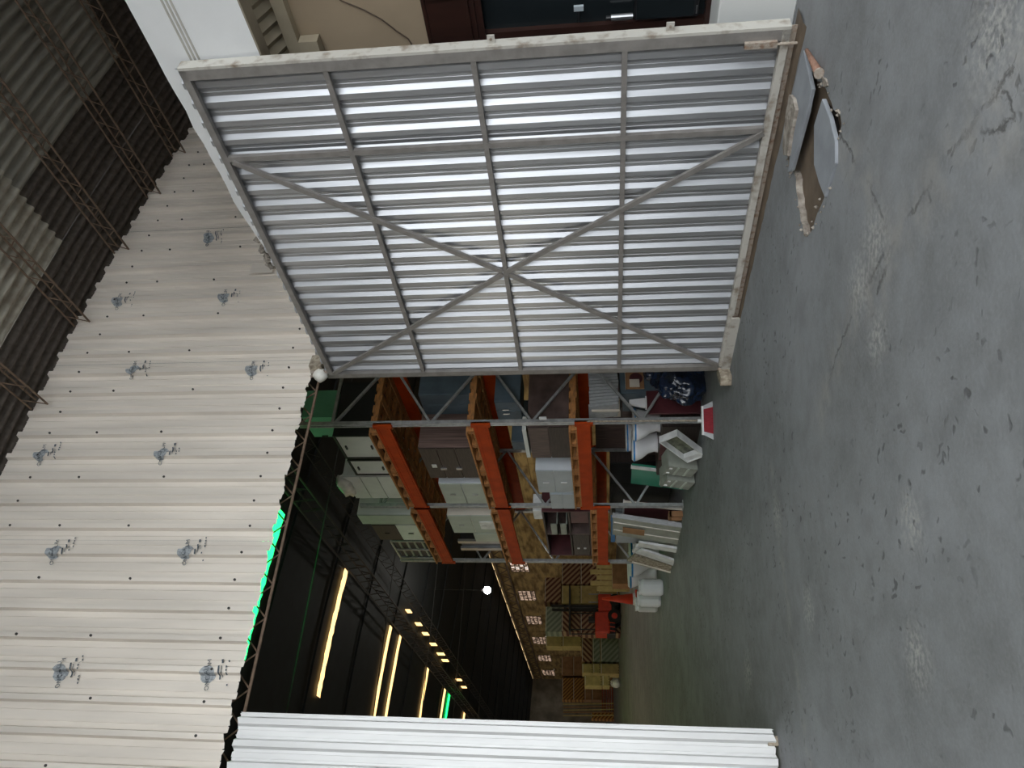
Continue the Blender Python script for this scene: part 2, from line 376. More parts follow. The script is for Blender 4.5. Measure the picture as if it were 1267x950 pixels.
plate('concrete_lump', 'crumbling brown concrete lump lying against the gate side of the long slab', [(976, 117), (981, 122), (984, 136), (978, 165), (974, 193), (969, 192), (968, 180), (972, 140)], .06, .06, 'rubble', 'rubble')
t = thing('pipe_stub', 'rusty flared pipe stub on the floor under the gate bolt', 'pipe', onZ(1004, 80, 0))
a, b = onZ(998, 62, .03), onZ(1013, 90, .03)
MB().tube(a, b, .014, 10, .03).build('pipe', 'copper', t, smooth=True)
d = (b-a).normalized(); MB().tube(b, b+d*.02, .036, 10, .036).build('flange', 'rust', t)
plate('concrete_patch', 'small pale chip of concrete beside the flared pipe stub', [(1016, 94), (1021, 97), (1024, 106), (1018, 108)], .012, .012, 'rubble', 'rubble')

# ---- portal wall: trapezoidal sheets, each a piece
PIT = .308
def rib(t):                                  # depth (towards the yard) of the wall sheet profile
    u = abs((t+PIT/2) % PIT-PIT/2)
    if u < .027: return .058
    if u < .043: return .058*(.043-u)/.016
    if abs(u-.103) < .0045: return .010
    return 0
def wall_profile(X0, n):
    pts = []
    for k in range(n):
        c = X0+PIT*k
        for du in (-.154, -.1085, -.107, -.099, -.0975, -.043, -.027, .027, .043, .0975, .099, .107, .1085): pts.append(c+du)
    pts.append(X0+PIT*n-PIT/2)
    return pts
RIB0 = 1.04
wf = struct('wall_front', (RIB0, YW, 5.18), label='cream corrugated steel wall above the hall doorway', cat='wall')
def wall_sheet(k, n, zb, zt, parent, m='sheet', yo=0, name='wall_sheet'):
    xs = wall_profile(RIB0+PIT*k, n); mb = MB(); O = Vector((0, YW-yo, 0))
    zbs = [zb+random.uniform(-.012, .012) for _ in xs]
    mb.corr([(x, rib(x-RIB0)) for x in xs], O, (1, 0, 0), (0, -1, 0), lambda t: zbs[min(range(len(xs)), key=lambda i: abs(xs[i]-t))], lambda t: zt(t))
    return mb.build(name, m, parent, recalc=False)
first = -13; sheets = {}
for j in range(14):
    k = first+4*j
    lo = 5.18
    sheets[j] = wall_sheet(k, 4, lo, lambda t: vz(t)-.02, wf, yo=.004*(j % 2))
# screws with dark washers: joined per row of a sheet
def screw(mb, X, Z):
    y = YW-rib(X-RIB0)-.008; mb.tube((X, y+.01, Z), (X, y-.006, Z), .014, 7)
for j in range(14):
    k = first+4*j; mb = MB()
    for q in range(4):
        X = RIB0+PIT*(k+q); screw(mb, X, 5.46+random.uniform(-.02, .02)); screw(mb, X, vz(X)-.47+random.uniform(-.03, .03))
        if q % 2 == 0: screw(mb, X, (6.67 if q else 6.9)); screw(mb, X, 7.75)
    mb.build('screws', 'screw', wf)
# maker's stamps printed on the sheets
cu = bpy.data.curves.new('txt', 'FONT'); cu.body = 'ONCALUM'; cu.size = .062; cu.align_x = 'CENTER'
to = bpy.data.objects.new('txt', cu); COL.objects.link(to); bpy.context.view_layer.update()
tme = bpy.data.meshes.new_from_object(to.evaluated_get(bpy.context.evaluated_depsgraph_get())); bpy.data.objects.remove(to)
TV = [v.co.copy() for v in tme.vertices]; TF = [tuple(p.vertices) for p in tme.polygons]
def yat(X, e): return YW-max(rib(X-RIB0+k*.003) for k in range(-3, 4))-e*1.5
def stamp(X, Z):
    cs, sn = math.cos(.14), math.sin(.14)
    mb = MB(); n = 22; R = .082
    for i in range(n):
        a0, a1 = -R+2*R*i/n, -R+2*R*(i+1)/n
        h0 = math.sqrt(max(0, R*R-a0*a0)); h1 = math.sqrt(max(0, R*R-a1*a1))
        mb.add([(X+a0, yat(X+a0, .006), Z-h0), (X+a1, yat(X+a1, .006), Z-h1), (X+a1, yat(X+a1, .006), Z+h1), (X+a0, yat(X+a0, .006), Z+h0)], [(0, 1, 2, 3)])
    d = mb.build('stamp_disc', 'ink_disc', wf)
    mb = MB(); pts = []
    def put(lx, ly): x = lx*cs-ly*sn; z = lx*sn+ly*cs; return (X+x, yat(X+x, .012), Z+z)
    mb.add([put(v.x, v.y-.02) for v in TV], TF)
    def dash(x0, x1, y, h):
        q = max(1, int((x1-x0)/.012))
        for i in range(q):
            a0, a1 = x0+(x1-x0)*i/q, x0+(x1-x0)*(i+1)/q
            mb.add([put(a0, y), put(a1, y), put(a1, y+h), put(a0, y+h)], [(0, 1, 2, 3)])
    dash(-.06, .075, -.135, .016); dash(-.045, .06, -.16, .007); dash(.10, .135, -.15, .022)
    for i in range(9):
        if random.random() < .75: dash(-.13+.033*i, -.112+.033*i, -.215, .014)
    mb.build('stamp_text', 'ink', wf)
for X, Z in ((1.59, 7.12), (1.61, 5.52), (2.89, 7.72), (2.90, 6.14), (4.14, 8.40), (4.14, 6.82), (6.59, 6.68), (6.58, 8.25), (5.39, 7.62), (5.35, 5.97), (7.74, 7.24)): stamp(X, Z)
# wall below the sheets, both sides of the doorway
mb = MB(); mb.box((5.5, YW+.03, 0), (16.3, YW+.25, 5.2)); mb.box((-10.2, YW+.03, 0), (-2.9, YW+.25, 5.3)); mb.box((-10.2, YW+.06, 5.25), (-2.9, YW+.2, 7.0))
o = mb.build('wall_lower', 'masonry', wf)
# grey patch plate by the broken plaster end
p = onY(322, 329, YW-.06); MB().box((p.x-.12, YW-.05, p.z-.2), (p.x+.1, YW-.04, p.z+.14)).build('patch_plate', 'sheet', wf)

# ---- vaulted yard roof: corrugated sheets, each a piece
roof = struct('ceiling_yard', (3, YW, 8.8), label='dark corrugated vaulted roof over the yard', cat='roof')
PITR = .15; SW = PITR*6
segx = [-9.5, -7.1, -4.7, -2.3, .1, 2.5, 4.9, 6.9, 8.6, 9.75, 12.4]
ROOF_Y0 = -4.6
nrow = int((YW+.1-ROOF_Y0)/SW)+1
cache = {}
for j in range(nrow):
    y1 = YW+.10-SW*j
    for i in range(len(segx)-1):
        x0, x1 = segx[i]-.06, segx[i+1]+.06
        if i not in cache:
            mb = MB(); vs_ = []; ny = 37; nx = 5
            for a in range(ny):
                dy = -(SW+.04)*a/(ny-1); w = .03*math.cos(2*math.pi*dy/PITR)
                for b_ in range(nx):
                    X = x0+(x1-x0)*b_/(nx-1); vs_.append((X, dy, vz(X)+w+.012*(i % 2)+.03))
            mb.add(vs_, [(a*nx+b_, (a+1)*nx+b_, (a+1)*nx+b_+1, a*nx+b_+1) for a in range(ny-1) for b_ in range(nx-1)])
            cache[i] = mb
        src = cache[i]
        xm = (segx[i]+segx[i+1])/2; ym = y1-SW/2
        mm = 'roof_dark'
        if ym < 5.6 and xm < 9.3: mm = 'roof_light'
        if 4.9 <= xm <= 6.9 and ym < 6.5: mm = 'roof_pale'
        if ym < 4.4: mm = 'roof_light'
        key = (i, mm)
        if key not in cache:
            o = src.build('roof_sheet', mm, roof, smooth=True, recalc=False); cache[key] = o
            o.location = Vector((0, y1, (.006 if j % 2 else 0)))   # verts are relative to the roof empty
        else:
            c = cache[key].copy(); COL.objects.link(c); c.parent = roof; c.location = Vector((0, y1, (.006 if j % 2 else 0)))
# added walls, out of view, that keep side light out of the yard
struct('wall_blocker_right', mb=MB().box((12.4, -6, 0), (12.6, YW, 8.4)), m='blocker_wall', label='added unseen wall blocking side light beyond the white building', cat='wall')
struct('wall_blocker_left', mb=MB().box((-8.2, -4.6, 0), (-8, YW, 7.5)), m='blocker_wall', label='added unseen wall blocking left light opposite the open gate', cat='wall')
# lattice purlins under the roof
def lattice(name, label, cat, a, b, hgt, pitch, r, m, group=None, vis=None, offs=.0, wid=0, kindstuff=False):
    a, b = Vector(a), Vector(b); d = (b-a); L = d.length; d.normalize(); up = Vector((0, 0, 1)); sd = d.cross(up).normalized()
    t = thing(name, label, cat, a, group)
    MB().tube(a, b, r*1.3, 6).build('bottom_chord', m, t)
    if wid:
        MB().tube(a+up*hgt+sd*wid, b+up*hgt+sd*wid, r*1.2, 6).build('top_chord', m, t)
        MB().tube(a+up*hgt-sd*wid, b+up*hgt-sd*wid, r*1.2, 6).build('top_chord', m, t)
    else: MB().tube(a+up*hgt, b+up*hgt, r*1.2, 6).build('top_chord', m, t)
    n = int(L/pitch); rest = MB(); src = {}
    for i in range(n):
        p0 = a+d*(pitch*i); p1 = a+d*(pitch*(i+.55)); p2 = a+d*(pitch*(i+1))
        for s_, (q0, q1) in enumerate(((p0, p1+up*hgt+sd*wid), (p1+up*hgt+sd*(-wid if wid else 0), p2))):
            if vis and not vis(p1): rest.tube(q0, q1, r*.7, 4); continue
            if s_ not in src:
                o = MB().tube(q0, q1, r*.7, 5).build('web_bar', m, t); src[s_] = (o, i)
            else:
                o, i0 = src[s_]; inst(o, t, d*(pitch*(i-i0)))
    if rest.v: o = rest.build('web_bars', m, t); o['kind'] = 'stuff'
    return t
PX = [9.67, 8.72, 7.55, 6.2, 4.86, 3.4]
pl = ['rust-brown lattice purlin under the yard roof, nearest the white fascia', 'second lattice purlin from the white fascia under the yard roof', 'third lattice purlin from the white fascia under the yard roof', 'fourth lattice purlin from the white fascia under the yard roof', 'fifth lattice purlin from the white fascia, at the picture edge', 'lattice purlin under the yard roof above the picture edge']
for X, lb in zip(PX[:5], pl):
    lattice('roof_purlin', lb, 'purlin', (X, YW-.06, vz(X)-.24), (X, ROOF_Y0, vz(X)-.24), .2, .40, .011, 'lattice', 'lattice purlins under the yard roof', lambda p: p.y > 2.4, wid=.07)

# ---- building on the right: white fascia beam, porch wall, shop window
wr = struct('wall_right', (5.9, 0, 0), label='white building behind the open gate', cat='wall')
FX = 5.55
mb = MB()
# top edge a little ragged
ys = [-5+10.7*i/60 for i in range(61)]
top = []
for i, y in enumerate(ys):
    rag = random.uniform(-.012, .012) if y > 3.4 else 0
    if y > 5.2: rag -= (y-5.2)*.12
    top.append(5.13+rag)
vs_ = []
for y, z in zip(ys, top): vs_ += [(FX, y, 4.25), (FX, y, z), (FX+.16, y, z), (FX+.16, y, 4.25)]
fs = []
for i in range(60):
    for k in range(4): fs.append((4*i+k, 4*i+(k+1) % 4, 4*i+4+(k+1) % 4, 4*i+4+k))
fs += [(0, 1, 2, 3), (240, 241, 242, 243)]
mb.add(vs_, fs); mb.build('fascia', 'plaster', wr)
g0 = onX(205, 0, FX).z
mb = MB()
for dz in (-.035, 0, .035): mb.box((FX-.006, -5, g0+dz-.008), (FX+.02, 5.0, g0+dz+.008))
mb.build('fascia_groove', 'plaster_groove', wr)
# broken plaster end
mb = MB(); e = onX(318, 312, FX); rr = random.Random(3)
nv = 10
for i in range(60):
    yy = rr.uniform(0, .42); c = Vector((FX+rr.uniform(-.01, .14), 5.56+yy, 4.95+rr.uniform(-.2, .2+.24*yy))); r = rr.uniform(.035, .07)
    vs_ = [c+Vector(v)*r*rr.uniform(.6, 1.3) for v in ((1, 0, 0), (-1, 0, 0), (0, 1, 0), (0, -1, 0), (0, 0, 1), (0, 0, -1))]
    mb.add(vs_, [(0, 2, 4), (2, 1, 4), (1, 3, 4), (3, 0, 4), (2, 0, 5), (1, 2, 5), (3, 1, 5), (0, 3, 5)])
mb.build('broken_plaster', 'rubble', wr)
BX = 6.1
MB().box((FX+.02, -6, 5.12), (12.38, 2.5, 7.7)).build('shade_block', 'plaster', wr)  # unseen upper storey added to shade the right part of the portal wall
z_beam = onX(352, 0, BX).z; z_brown = onX(521, 0, BX).z; z_head = onX(594, 0, BX).z; z_sill = .58
mb = MB(); mb.box((FX+.16, -5, 4.25), (FX+.17, 7.5, 4.4)); mb.build('soffit_edge', 'soffit', wr)
# soffit strip + beam
MB().box((FX, -5, 4.235), (FX+.165, 5.6, 4.25)).build('soffit', 'soffit', wr)
mb = MB(); mb.box((BX-.09, -5, z_beam-.02), (BX, 7.5, z_beam+.09)); mb.build('wall_beam', 'canopy', wr)
# corrugated canopy
n = 420; prof = [(-5+12.4*i/n, .022*math.cos(i*math.pi/2)) for i in range(n+1)]
mb = MB(); sl = Vector((BX-FX-.16, 0, (z_beam+.13)-4.42)); mb.corr(prof, (FX+.16, 0, 4.40), (0, 1, 0), (0, 0, 1), lambda t: 0, lambda t: 1, E=sl)
mb.build('canopy_sheet', 'canopy', wr, recalc=False)
for yy in (2.2, 3.02): MB().bar((FX+.17, yy-.12, 4.33), (BX-.02, yy+.1, z_beam+.08), .11, .04).build('canopy_rafter', 'canopy', wr)
p = onX(383, 55, BX-.06); MB().box((BX-.12, p.y-.06, z_beam-.2), (BX-.01, p.y+.4, z_beam-.03)).build('wall_bracket', 'canopy', wr)
# back wall around the window opening (Y WY0..WY1, z z_sill..z_brown)
WY0, WY1 = 1.2, 3.92
mb = MB(); mb.box((BX, -5, z_brown), (BX+.15, 7.6, z_beam+.1)); mb.build('wall_upper', 'beige_wall', wr)
mb = MB(); mb.box((BX, -5, 0), (BX+.15, WY0, z_brown)); mb.box((BX, WY1, 0), (BX+.15, 7.6, z_brown)); mb.box((BX, WY0, 0), (BX+.15, WY1, z_sill)); mb.build('wall_piers', 'pale_wall', wr)
mb = MB(); mb.box((5.66, -5, 0), (BX, 7.5, z_sill)); mb.build('dado', 'pale_wall', wr, bevel=.01)
# trailing wire on the beige wall
pts = [onX(*p, BX-.01) for p in ((420, 0), (450, 12), (472, 24), (490, 38), (505, 48), (512, 60), (530, 75))]
mb = MB()
for a, b in zip(pts, pts[1:]): mb.tube(a, b, .006, 5)
mb.build('wall_wire', 'wire', wr)
MB().box((7.6, -5, 0), (7.75, 7.6, 3.5)).build('room_back', 'masonry', wr); MB().box((BX+.15, -5, 3.2), (7.75, 7.6, 3.3)).build('room_ceiling', 'masonry', wr)
MB().box((BX+.15, 4.3, 0), (7.6, 4.4, 3.3)).build('room_side', 'masonry', wr); MB().box((BX+.15, -.2, 0), (7.6, -.1, 3.3)).build('room_side', 'masonry', wr)
# wooden window: transom panel, jamb with panels, glass
w1 = struct('window_1', (BX, WY0, z_sill), label='dark shop window framed in mahogany behind the gate edge', cat='window')
MB().box((BX-.03, WY0, z_head), (BX+.05, WY1, z_brown)).build('transom_panel', 'mahogany', w1)
for z in (z_head-.01, z_head+.05, z_head+.10): MB().box((BX-.05, WY0, z), (BX-.03, WY1, z+.022)).build('transom_moulding', 'mahogany', w1)
MB().box((BX-.045, WY0, z_brown-.03), (BX+.03, WY1, z_brown)).build('transom_moulding', 'mahogany', w1)
for yy in (2.6, 3.35): MB().box((BX-.045, yy, z_head+.14), (BX-.03, yy+.03, z_brown-.05)).build('transom_moulding', 'mahogany', w1)
jy = onX(780, 26, BX).y
MB().box((BX-.03, jy, z_sill), (BX+.06, WY1, z_head)).build('jamb', 'mahogany', w1)
for i in range(5):
    z0 = z_sill+.08+i*(z_head-z_sill-.1)/5; z1 = z0+(z_head-z_sill-.1)/5-.07
    m_ = MB(); y0, y1 = jy+.07, jy+.26
    m_.box((BX-.042, y0, z0), (BX-.03, y1, z0+.02)); m_.box((BX-.042, y0, z1-.02), (BX-.03, y1, z1)); m_.box((BX-.042, y0, z0), (BX-.03, y0+.02, z1)); m_.box((BX-.042, y1-.02, z0), (BX-.03, y1, z1))
    m_.build('panel_moulding', 'mahogany', w1)
MB().box((BX-.05, WY0, z_sill-.01), (BX+.08, WY1, z_sill+.04)).build('window_sill', 'mahogany', w1)
MB().box((BX+.03, WY0, z_sill+.04), (BX+.04, jy, z_head)).build('pane', 'dark_glass', w1)
# television and small things in the shop window (stand outside on the sill line, as seen)
p0 = onX(802, 18, BX-.04)
t = thing('television', 'black television at the bottom of the shop window', 'television', (BX-.06, p0.y-.35, z_sill+.04))
tz0, tz1 = onX(872, 0, BX-.04).z, onX(785, 0, BX-.04).z
tz0 = max(tz0, z_sill+.10); ty = onX(830, 20, BX-.04).y
MB().box((BX-.075, ty-.95, tz0), (BX-.045, ty, tz1)).build('screen_body', 'black_plastic', t, bevel=.008)
MB().box((BX-.08, ty-.93, tz0+.04), (BX-.076, ty-.02, tz1-.02)).build('screen', 'dark_glass', t)
MB().box((BX-.081, ty-.10, tz0+.012), (BX-.076, ty-.03, tz0+.022)).build('badge', 'silver', t)
MB().box((BX-.085, ty-.65, z_sill+.04), (BX-.045, ty-.3, tz0)).build('stand', 'black_plastic', t)
a = onX(756, 22, BX-.07); b = onX(783, 19, BX-.07)
t = thing('metal_cylinder', 'small silver cylinder fixed upright at the shop window jamb', 'canister', (BX-.07, a.y, b.z))
MB().tube((BX-.07, a.y, b.z), (BX-.07, a.y, a.z), .028, 12).build('body', 'silver', t, smooth=False)
MB().tube((BX-.07, a.y, a.z), (BX-.07, a.y, a.z+.04), .018, 10).build('cap', 'black_plastic', t)
a = onX(716, 10, BX-.05); b = onX(716, 27, BX-.05)
t = thing('window_bracket', 'small dark bracket with a pale tab above the silver cylinder', 'bracket', (BX-.05, a.y, a.z))
MB().bar((BX-.05, a.y, a.z), (BX-.05, b.y, b.z), .016).build('arm', 'black_plastic', t); MB().box((BX-.065, a.y-.02, a.z-.04), (BX-.035, a.y+.02, a.z+.04)).build('tab', 'grey_lam', t)

# ================================================================== GATES
GA = .0457; HX, HY = 5.246, YW
gd = Vector((math.sin(GA), -math.cos(GA), 0)); gn = Vector((-math.cos(GA), -math.sin(GA), 0))   # along the gate, towards the viewer
GW, GZ0, GZ1 = 4.215, .07, 4.92
def G(s, z, o=0): return Vector((HX, HY, 0))+gd*s+gn*o+Vector((0, 0, z))
gate = thing('hinged_gate', 'tall galvanised corrugated gate leaf with crossed braces, swung open into the yard', 'gate', (HX, HY, GZ0))
def gbar(name, s0, z0, s1, z1, w, th, m='gate_frame', o=0):
    p, q = G(s0, z0, o), G(s1, z1, o); return MB().bar(p, q, w, th, up=gn).build(name, m, gate)
FT = .05
gbar('top_rail', 0, GZ1-.03, GW, GZ1-.03, .06, FT); gbar('bottom_rail', 0, GZ0+.03, GW, GZ0+.03, .06, FT, 'gate_edge')
gbar('hinge_stile', .035, GZ0, .035, GZ1, .07, FT); gbar('outer_stile', GW-.045, GZ0, GW-.045, GZ1, .09, FT)
# painted outer edge of the gate
mb = MB(); mb.obox((G(GW+.012, GZ0)+G(GW+.012, GZ1))/2+gn*(-.02), (.024, .11, GZ1-GZ0), RZ(GA)) if False else None
c = (G(GW, GZ0)+G(GW, GZ1))/2
RG = Matrix((gn, gd, Vector((0, 0, 1)))).transposed()
MB().obox(c+gd*.012-gn*.03, (.11, .024, GZ1-GZ0), RG).build('edge_strip', 'gate_edge', gate)
sm = GW-.885
gbar('mid_stile', sm, GZ0+.06, sm, GZ1-.06, .05, FT-.006)
for z in (3.705, 2.49, 1.30):
    gbar('rail', .07, z, sm-.025, z, .045, FT-.01); gbar('rail', sm+.025, z, GW-.09, z, .045, FT-.01)
cx, cz = 1.76, 2.495
for (s, z) in ((sm-.02, GZ1-.09), (sm-.02, GZ0+.06), (.09, GZ1-.08), (.09, GZ0+.08)):
    gbar('brace', s, z, cx+(s-cx)*.012, cz+(z-cz)*.012, .05, .03, o=.022)
# sheets: trapezoidal, period .19, fixed behind the frame; four sheets
GP = .19
def gate_prof(s0, s1):
    pts = []; k = int(s0/GP)-1
    while k*GP < s1+GP:
        b0 = k*GP+.03
        for ds, dd in ((0, -.030), (.052, -.030), (.088, -.066), (.095, -.066), (.120, -.066), (.123, -.063), (.127, -.063), (.130, -.066), (.154, -.066), (.190, -.030)):
            s = b0+ds
            if s0 <= s <= s1: pts.append((s, dd))
        k += 1
    out = []
    for p in pts:
        if not out or p[0] > out[-1][0]+1e-5: out.append(p)
    return out
edges = [.02, .02+GP*6, .02+GP*12, .02+GP*18, GW-.005]
for a, b in zip(edges, edges[1:]):
    mb = MB(); mb.corr(gate_prof(a, b+.03 if b < GW-.1 else b), (HX, HY, 0), gd, gn, lambda t: GZ0+.015, lambda t: GZ1+.055)
    mb.build('gate_sheet', 'gate_sheet', gate, recalc=False)
# dents low on the sheets, shallow pressed lumps
for px in ((885, 83), (875, 75), (860, 103), (893, 74)):
    pass
# lugs, bolt, kick strip, hinge blocks
for px in ((607, 50), (830, 32)):
    d_ = ray(*px); p = C0+d_*((HX+HY*math.tan(GA))/(d_.x+math.tan(GA)*d_.y)); z = p.z
    l = MB().obox(G(GW+.055, z, -.03), (.012, .075, .06), RG).build('lug', 'gate_edge', gate, bevel=.003)
    MB().tube(G(GW+.062, z, -.02), G(GW+.062, z, -.015), .012, 8).build('lug_hole', 'rust', l)
b0 = MB().tube(G(GW-.10, .40, .045), G(GW-.10, -.0, .045), .011, 8).build('drop_bolt', 'rust', gate)
MB().bar(G(GW-.10, .40, .04), G(GW-.10, .16, .04), .05, .03, up=gn).build('bolt_guide', 'rust', gate)
MB().bar(G(0.02, .045, .03), G(.95, .045, .03), .10, .03, up=gn).build('kick_strip', 'gate_edge', gate)
MB().bar(G(.98, GZ0+.02, .04), G(.98, GZ0-.05, .04), .01, .01).build('tie_wire', 'wire', gate)
MB().bar(G(0.0, GZ0-.02, -.03), G(GW, GZ0-.02, -.03), .012, .07, up=(0, 0, 1)).build('bottom_skirt', 'rust', gate)
# hinge blocks and doorway post
t = thing('hinge_block', 'speckled timber hinge block at the foot of the open gate', 'block', onZ(895, 462, 0))
p = onZ(897, 458, 0)
MB().obox((HX-.10, HY-.0, .065), (.30, .13, .13), RZ(.5)).build('block', 'old_wood', t, bevel=.008); MB().tube((HX-.02, HY-.02, .10), (HX-.02, HY-.02, .135), .03, 8).build('pivot', 'rust', t)
t = thing('hinge_block', 'brown timber hinge block at the top corner of the doorway', 'block', (HX+.14, HY-.02, 5.02))
MB().obox((HX+.14, HY-.06, 5.09), (.2, .16, .16), RZ(.2)).build('block', 'old_wood', t, bevel=.008); MB().tube((HX+.03, HY-.06, 4.93), (HX+.03, HY-.06, 5.16), .022, 8).build('pivot', 'rust', t)
tr = struct('trim_1', mb=MB().box((HX+.06, YW+.02, 0), (HX+.2, YW+.14, 5.0)), m='gate_frame', label='steel door post behind the hinge of the open gate', cat='post')

# left leaf, closed, in the wall plane
LX = 1.285
leaf = thing('closed_gate', 'white corrugated gate leaf standing closed at the picture bottom edge', 'gate', (LX, YW+.05, .02))
LP = .197
def leaf_rib(t):
    u = abs((t+LP/2) % LP-LP/2)
    if u < .027: return .05
    if u < .046: return .05*(.046-u)/.019
    if abs(u-.072) < .003: return .008
    return 0
xs0 = [LX, LX-LP*5, LX-LP*10, LX-LP*15, LX-4.1]
for a, b in zip(xs0[1:], xs0[:-1]):
    st = [a, b]; k = int((a-LX)/LP)-2
    while LX-.085+LP*k < b+.2:
        c = LX-.085+LP*k
        for du in (-.0755, -.0745, -.0695, -.0685, -.046, -.027, .027, .046, .0685, .0695, .0745, .0755):
            if a < c+du < b: st.append(c+du)
        k += 1
    st.sort(); rz = {x: random.uniform(-.012, .012) for x in st}
    mb = MB(); mb.corr([(x, leaf_rib(x-LX+.085)) for x in st], (0, YW+.05, 0), (1, 0, 0), (0, -1, 0), lambda t: .03+rz[t], lambda t: 5.11+rz[t])
    mb.build('gate_sheet', 'leaf_sheet', leaf, recalc=False)
for nm, a, b in (('end_stile', (LX-.03, YW+.085, .06), (LX-.03, YW+.085, 5.05)), ('hinge_stile', (LX-4.05, YW+.085, .06), (LX-4.05, YW+.085, 5.05)), ('top_rail', (LX-4, YW+.085, 5.02), (LX-.06, YW+.085, 5.02)), ('bottom_rail', (LX-4, YW+.085, .1), (LX-.06, YW+.085, .1)), ('mid_rail', (LX-4, YW+.085, 2.5), (LX-.06, YW+.085, 2.5)), ('brace', (LX-4, YW+.085, .15), (LX-.06, YW+.085, 5.0))):
    MB().bar(a, b, .05, .05, up=(0, 1, 0)).build(nm, 'gate_frame', leaf)
p = onY(964, 916, YW); MB().box((p.x-.04, YW+.02, -.0), (p.x+.04, YW+.1, .09)).build('foot', 'old_wood', leaf)

# ================================================================== HALL SHELL
HXR, HYE = 16.0, 74.0
mb = MB(); nx = 40
vs_ = []
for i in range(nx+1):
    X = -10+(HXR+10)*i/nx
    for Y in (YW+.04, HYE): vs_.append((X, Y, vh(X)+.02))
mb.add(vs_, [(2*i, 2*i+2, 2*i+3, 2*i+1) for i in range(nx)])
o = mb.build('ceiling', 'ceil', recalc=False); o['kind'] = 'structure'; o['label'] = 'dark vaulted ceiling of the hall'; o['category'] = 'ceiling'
for i, Y in enumerate([YW+1.9+3.2*k for k in range(20)]):   # roof sheet joints
    m_ = MB(); v2 = []
    for q in range(21):
        X = -10+26*q/20; v2 += [(X, Y-.02, vh(X)), (X, Y+.02, vh(X)), (X, Y, vh(X)-.05)]
    m_.add(v2, [(3*q+a, 3*q+(a+1) % 3, 3*q+3+(a+1) % 3, 3*q+3+a) for q in range(20) for a in range(3)])
    m_.build('roof_rafter', 'ceil', o)
wri = struct('wall_hall_right', (HXR, YW, 0), label='ochre rough wall of the hall behind the racks with block windows', cat='wall')
# courses of rough blocks with recessed joints on the part that shows
wz = [1.2, 2.0, 2.8, 3.6, 4.4, 5.2, 5.96, 7.06, 7.5]
WYS = [onX(*p, HXR).y for p in ((643, 700), (651.6, 736.5), (660, 767), (667, 792), (674.6, 814), (679, 832))]
wins = [(y-.95, y+.95) for y in WYS]
mb = MB(); mb.box((HXR+.06, YW, 0), (HXR+.3, HYE, 8.5)); mb.build('wall_core', 'hall_wall', wri)
rr = random.Random(11)
zz = 0; courses = [(0, 1.2), (1.2, 2.4), (2.4, 3.6), (3.6, 4.8), (4.8, 5.95), (5.95, 7.05), (7.05, 8.1)]
for (z0, z1) in courses:
    y = YW
    while y < HYE:
        y2 = min(HYE, y+rr.uniform(1.6, 3.2))
        if z0 == 5.95:
            for a, b in wins:
                if y < a < y2: y2 = a
                if a-1e-3 <= y < b: y = b; y2 = min(HYE, y+rr.uniform(1.6, 2.6)); break
            for a, b in wins:
                if y < a < y2: y2 = a
        if y2-y > .05:
            MB().box((HXR+rr.uniform(-.02, .02), y+.012, z0+.012), (HXR+.08, y2-.012, z1-.012)).build('wall_block', 'hall_wall', wri)
        y = y2
for i, (a, b) in enumerate(wins):
    w = struct('window_%d' % (i+2), (HXR, a, 5.95), label='pierced block window high on the ochre wall, %s from the rack' % ['first', 'second', 'third', 'fourth', 'fifth', 'sixth'][i], cat='window')
    MB().box((HXR+.045, a, 5.95), (HXR+.055, b, 7.05)).build('pane', 'daylight_pane', w)
    nby, nbz = 7, 4
    src = None
    for q in range(nby+1):
        y = a+(b-a)*q/nby; MB().box((HXR-.03, y-.03, 5.95), (HXR+.04, y+.03, 7.05)).build('mullion', 'lattice', w)
    for q in range(nbz+1):
        z = 5.95+1.1*q/nbz; MB().box((HXR-.03, a, z-.03), (HXR+.04, b, z+.03)).build('transom', 'lattice', w)
    for q in range(nby):
        for s in range(nbz):
            if rr.random() < .6:
                y0 = a+(b-a)*q/nby; z0 = 5.95+1.1*s/nbz; d = 1 if rr.random() < .5 else -1
                MB().bar((HXR+.01, y0, z0 if d > 0 else z0+.275), (HXR+.01, y0+(b-a)/nby, z0+.275 if d > 0 else z0), .06, .05, up=(1, 0, 0)).build('lattice_block', 'lattice', w)
o = struct('wall_back', mb=MB().box((-10.2, HYE, 0), (16.3, HYE+.3, 9.3)), m='end_wall', label='bare grey-brown end wall of the hall', cat='wall')
for k in range(9): MB().box((-9+2.8*k, HYE-.04, 0), (-8.8+2.8*k, HYE, 8.3)).build('pilaster', 'end_wall', o)
for z in (2.6, 5.2): MB().box((-10, HYE-.03, z), (16, HYE, z+.08)).build('ledge', 'end_wall', o)
for i in range(8):  # made-up windows, added as fill light for the hall
    y = 14+7*i; w = struct('window_%d' % (30+i), (-10, y, 4.6), label='added fill-light window high on the hall wall opposite the racks, %s from the doorway' % ['first', 'second', 'third', 'fourth', 'fifth', 'sixth', 'seventh', 'eighth'][i], cat='window')
    MB().box((-9.99, y, 4.6), (-9.97, y+3, 6.2)).build('pane', 'fill_light_pane', w)
    for q in range(5): MB().box((-9.97, y+.75*q-.03, 4.6), (-9.9, y+.75*q+.03, 6.2)).build('mullion', 'masonry', w)
    for q in range(3): MB().box((-9.97, y, 4.6+.8*q-.03), (-9.9, y+3, 4.6+.8*q+.03)).build('transom', 'masonry', w)
struct('wall_left', mb=MB().box((-10.3, YW, 0), (-10, HYE, 7.6)), m='masonry', label='side wall of the hall opposite the racks', cat='wall')
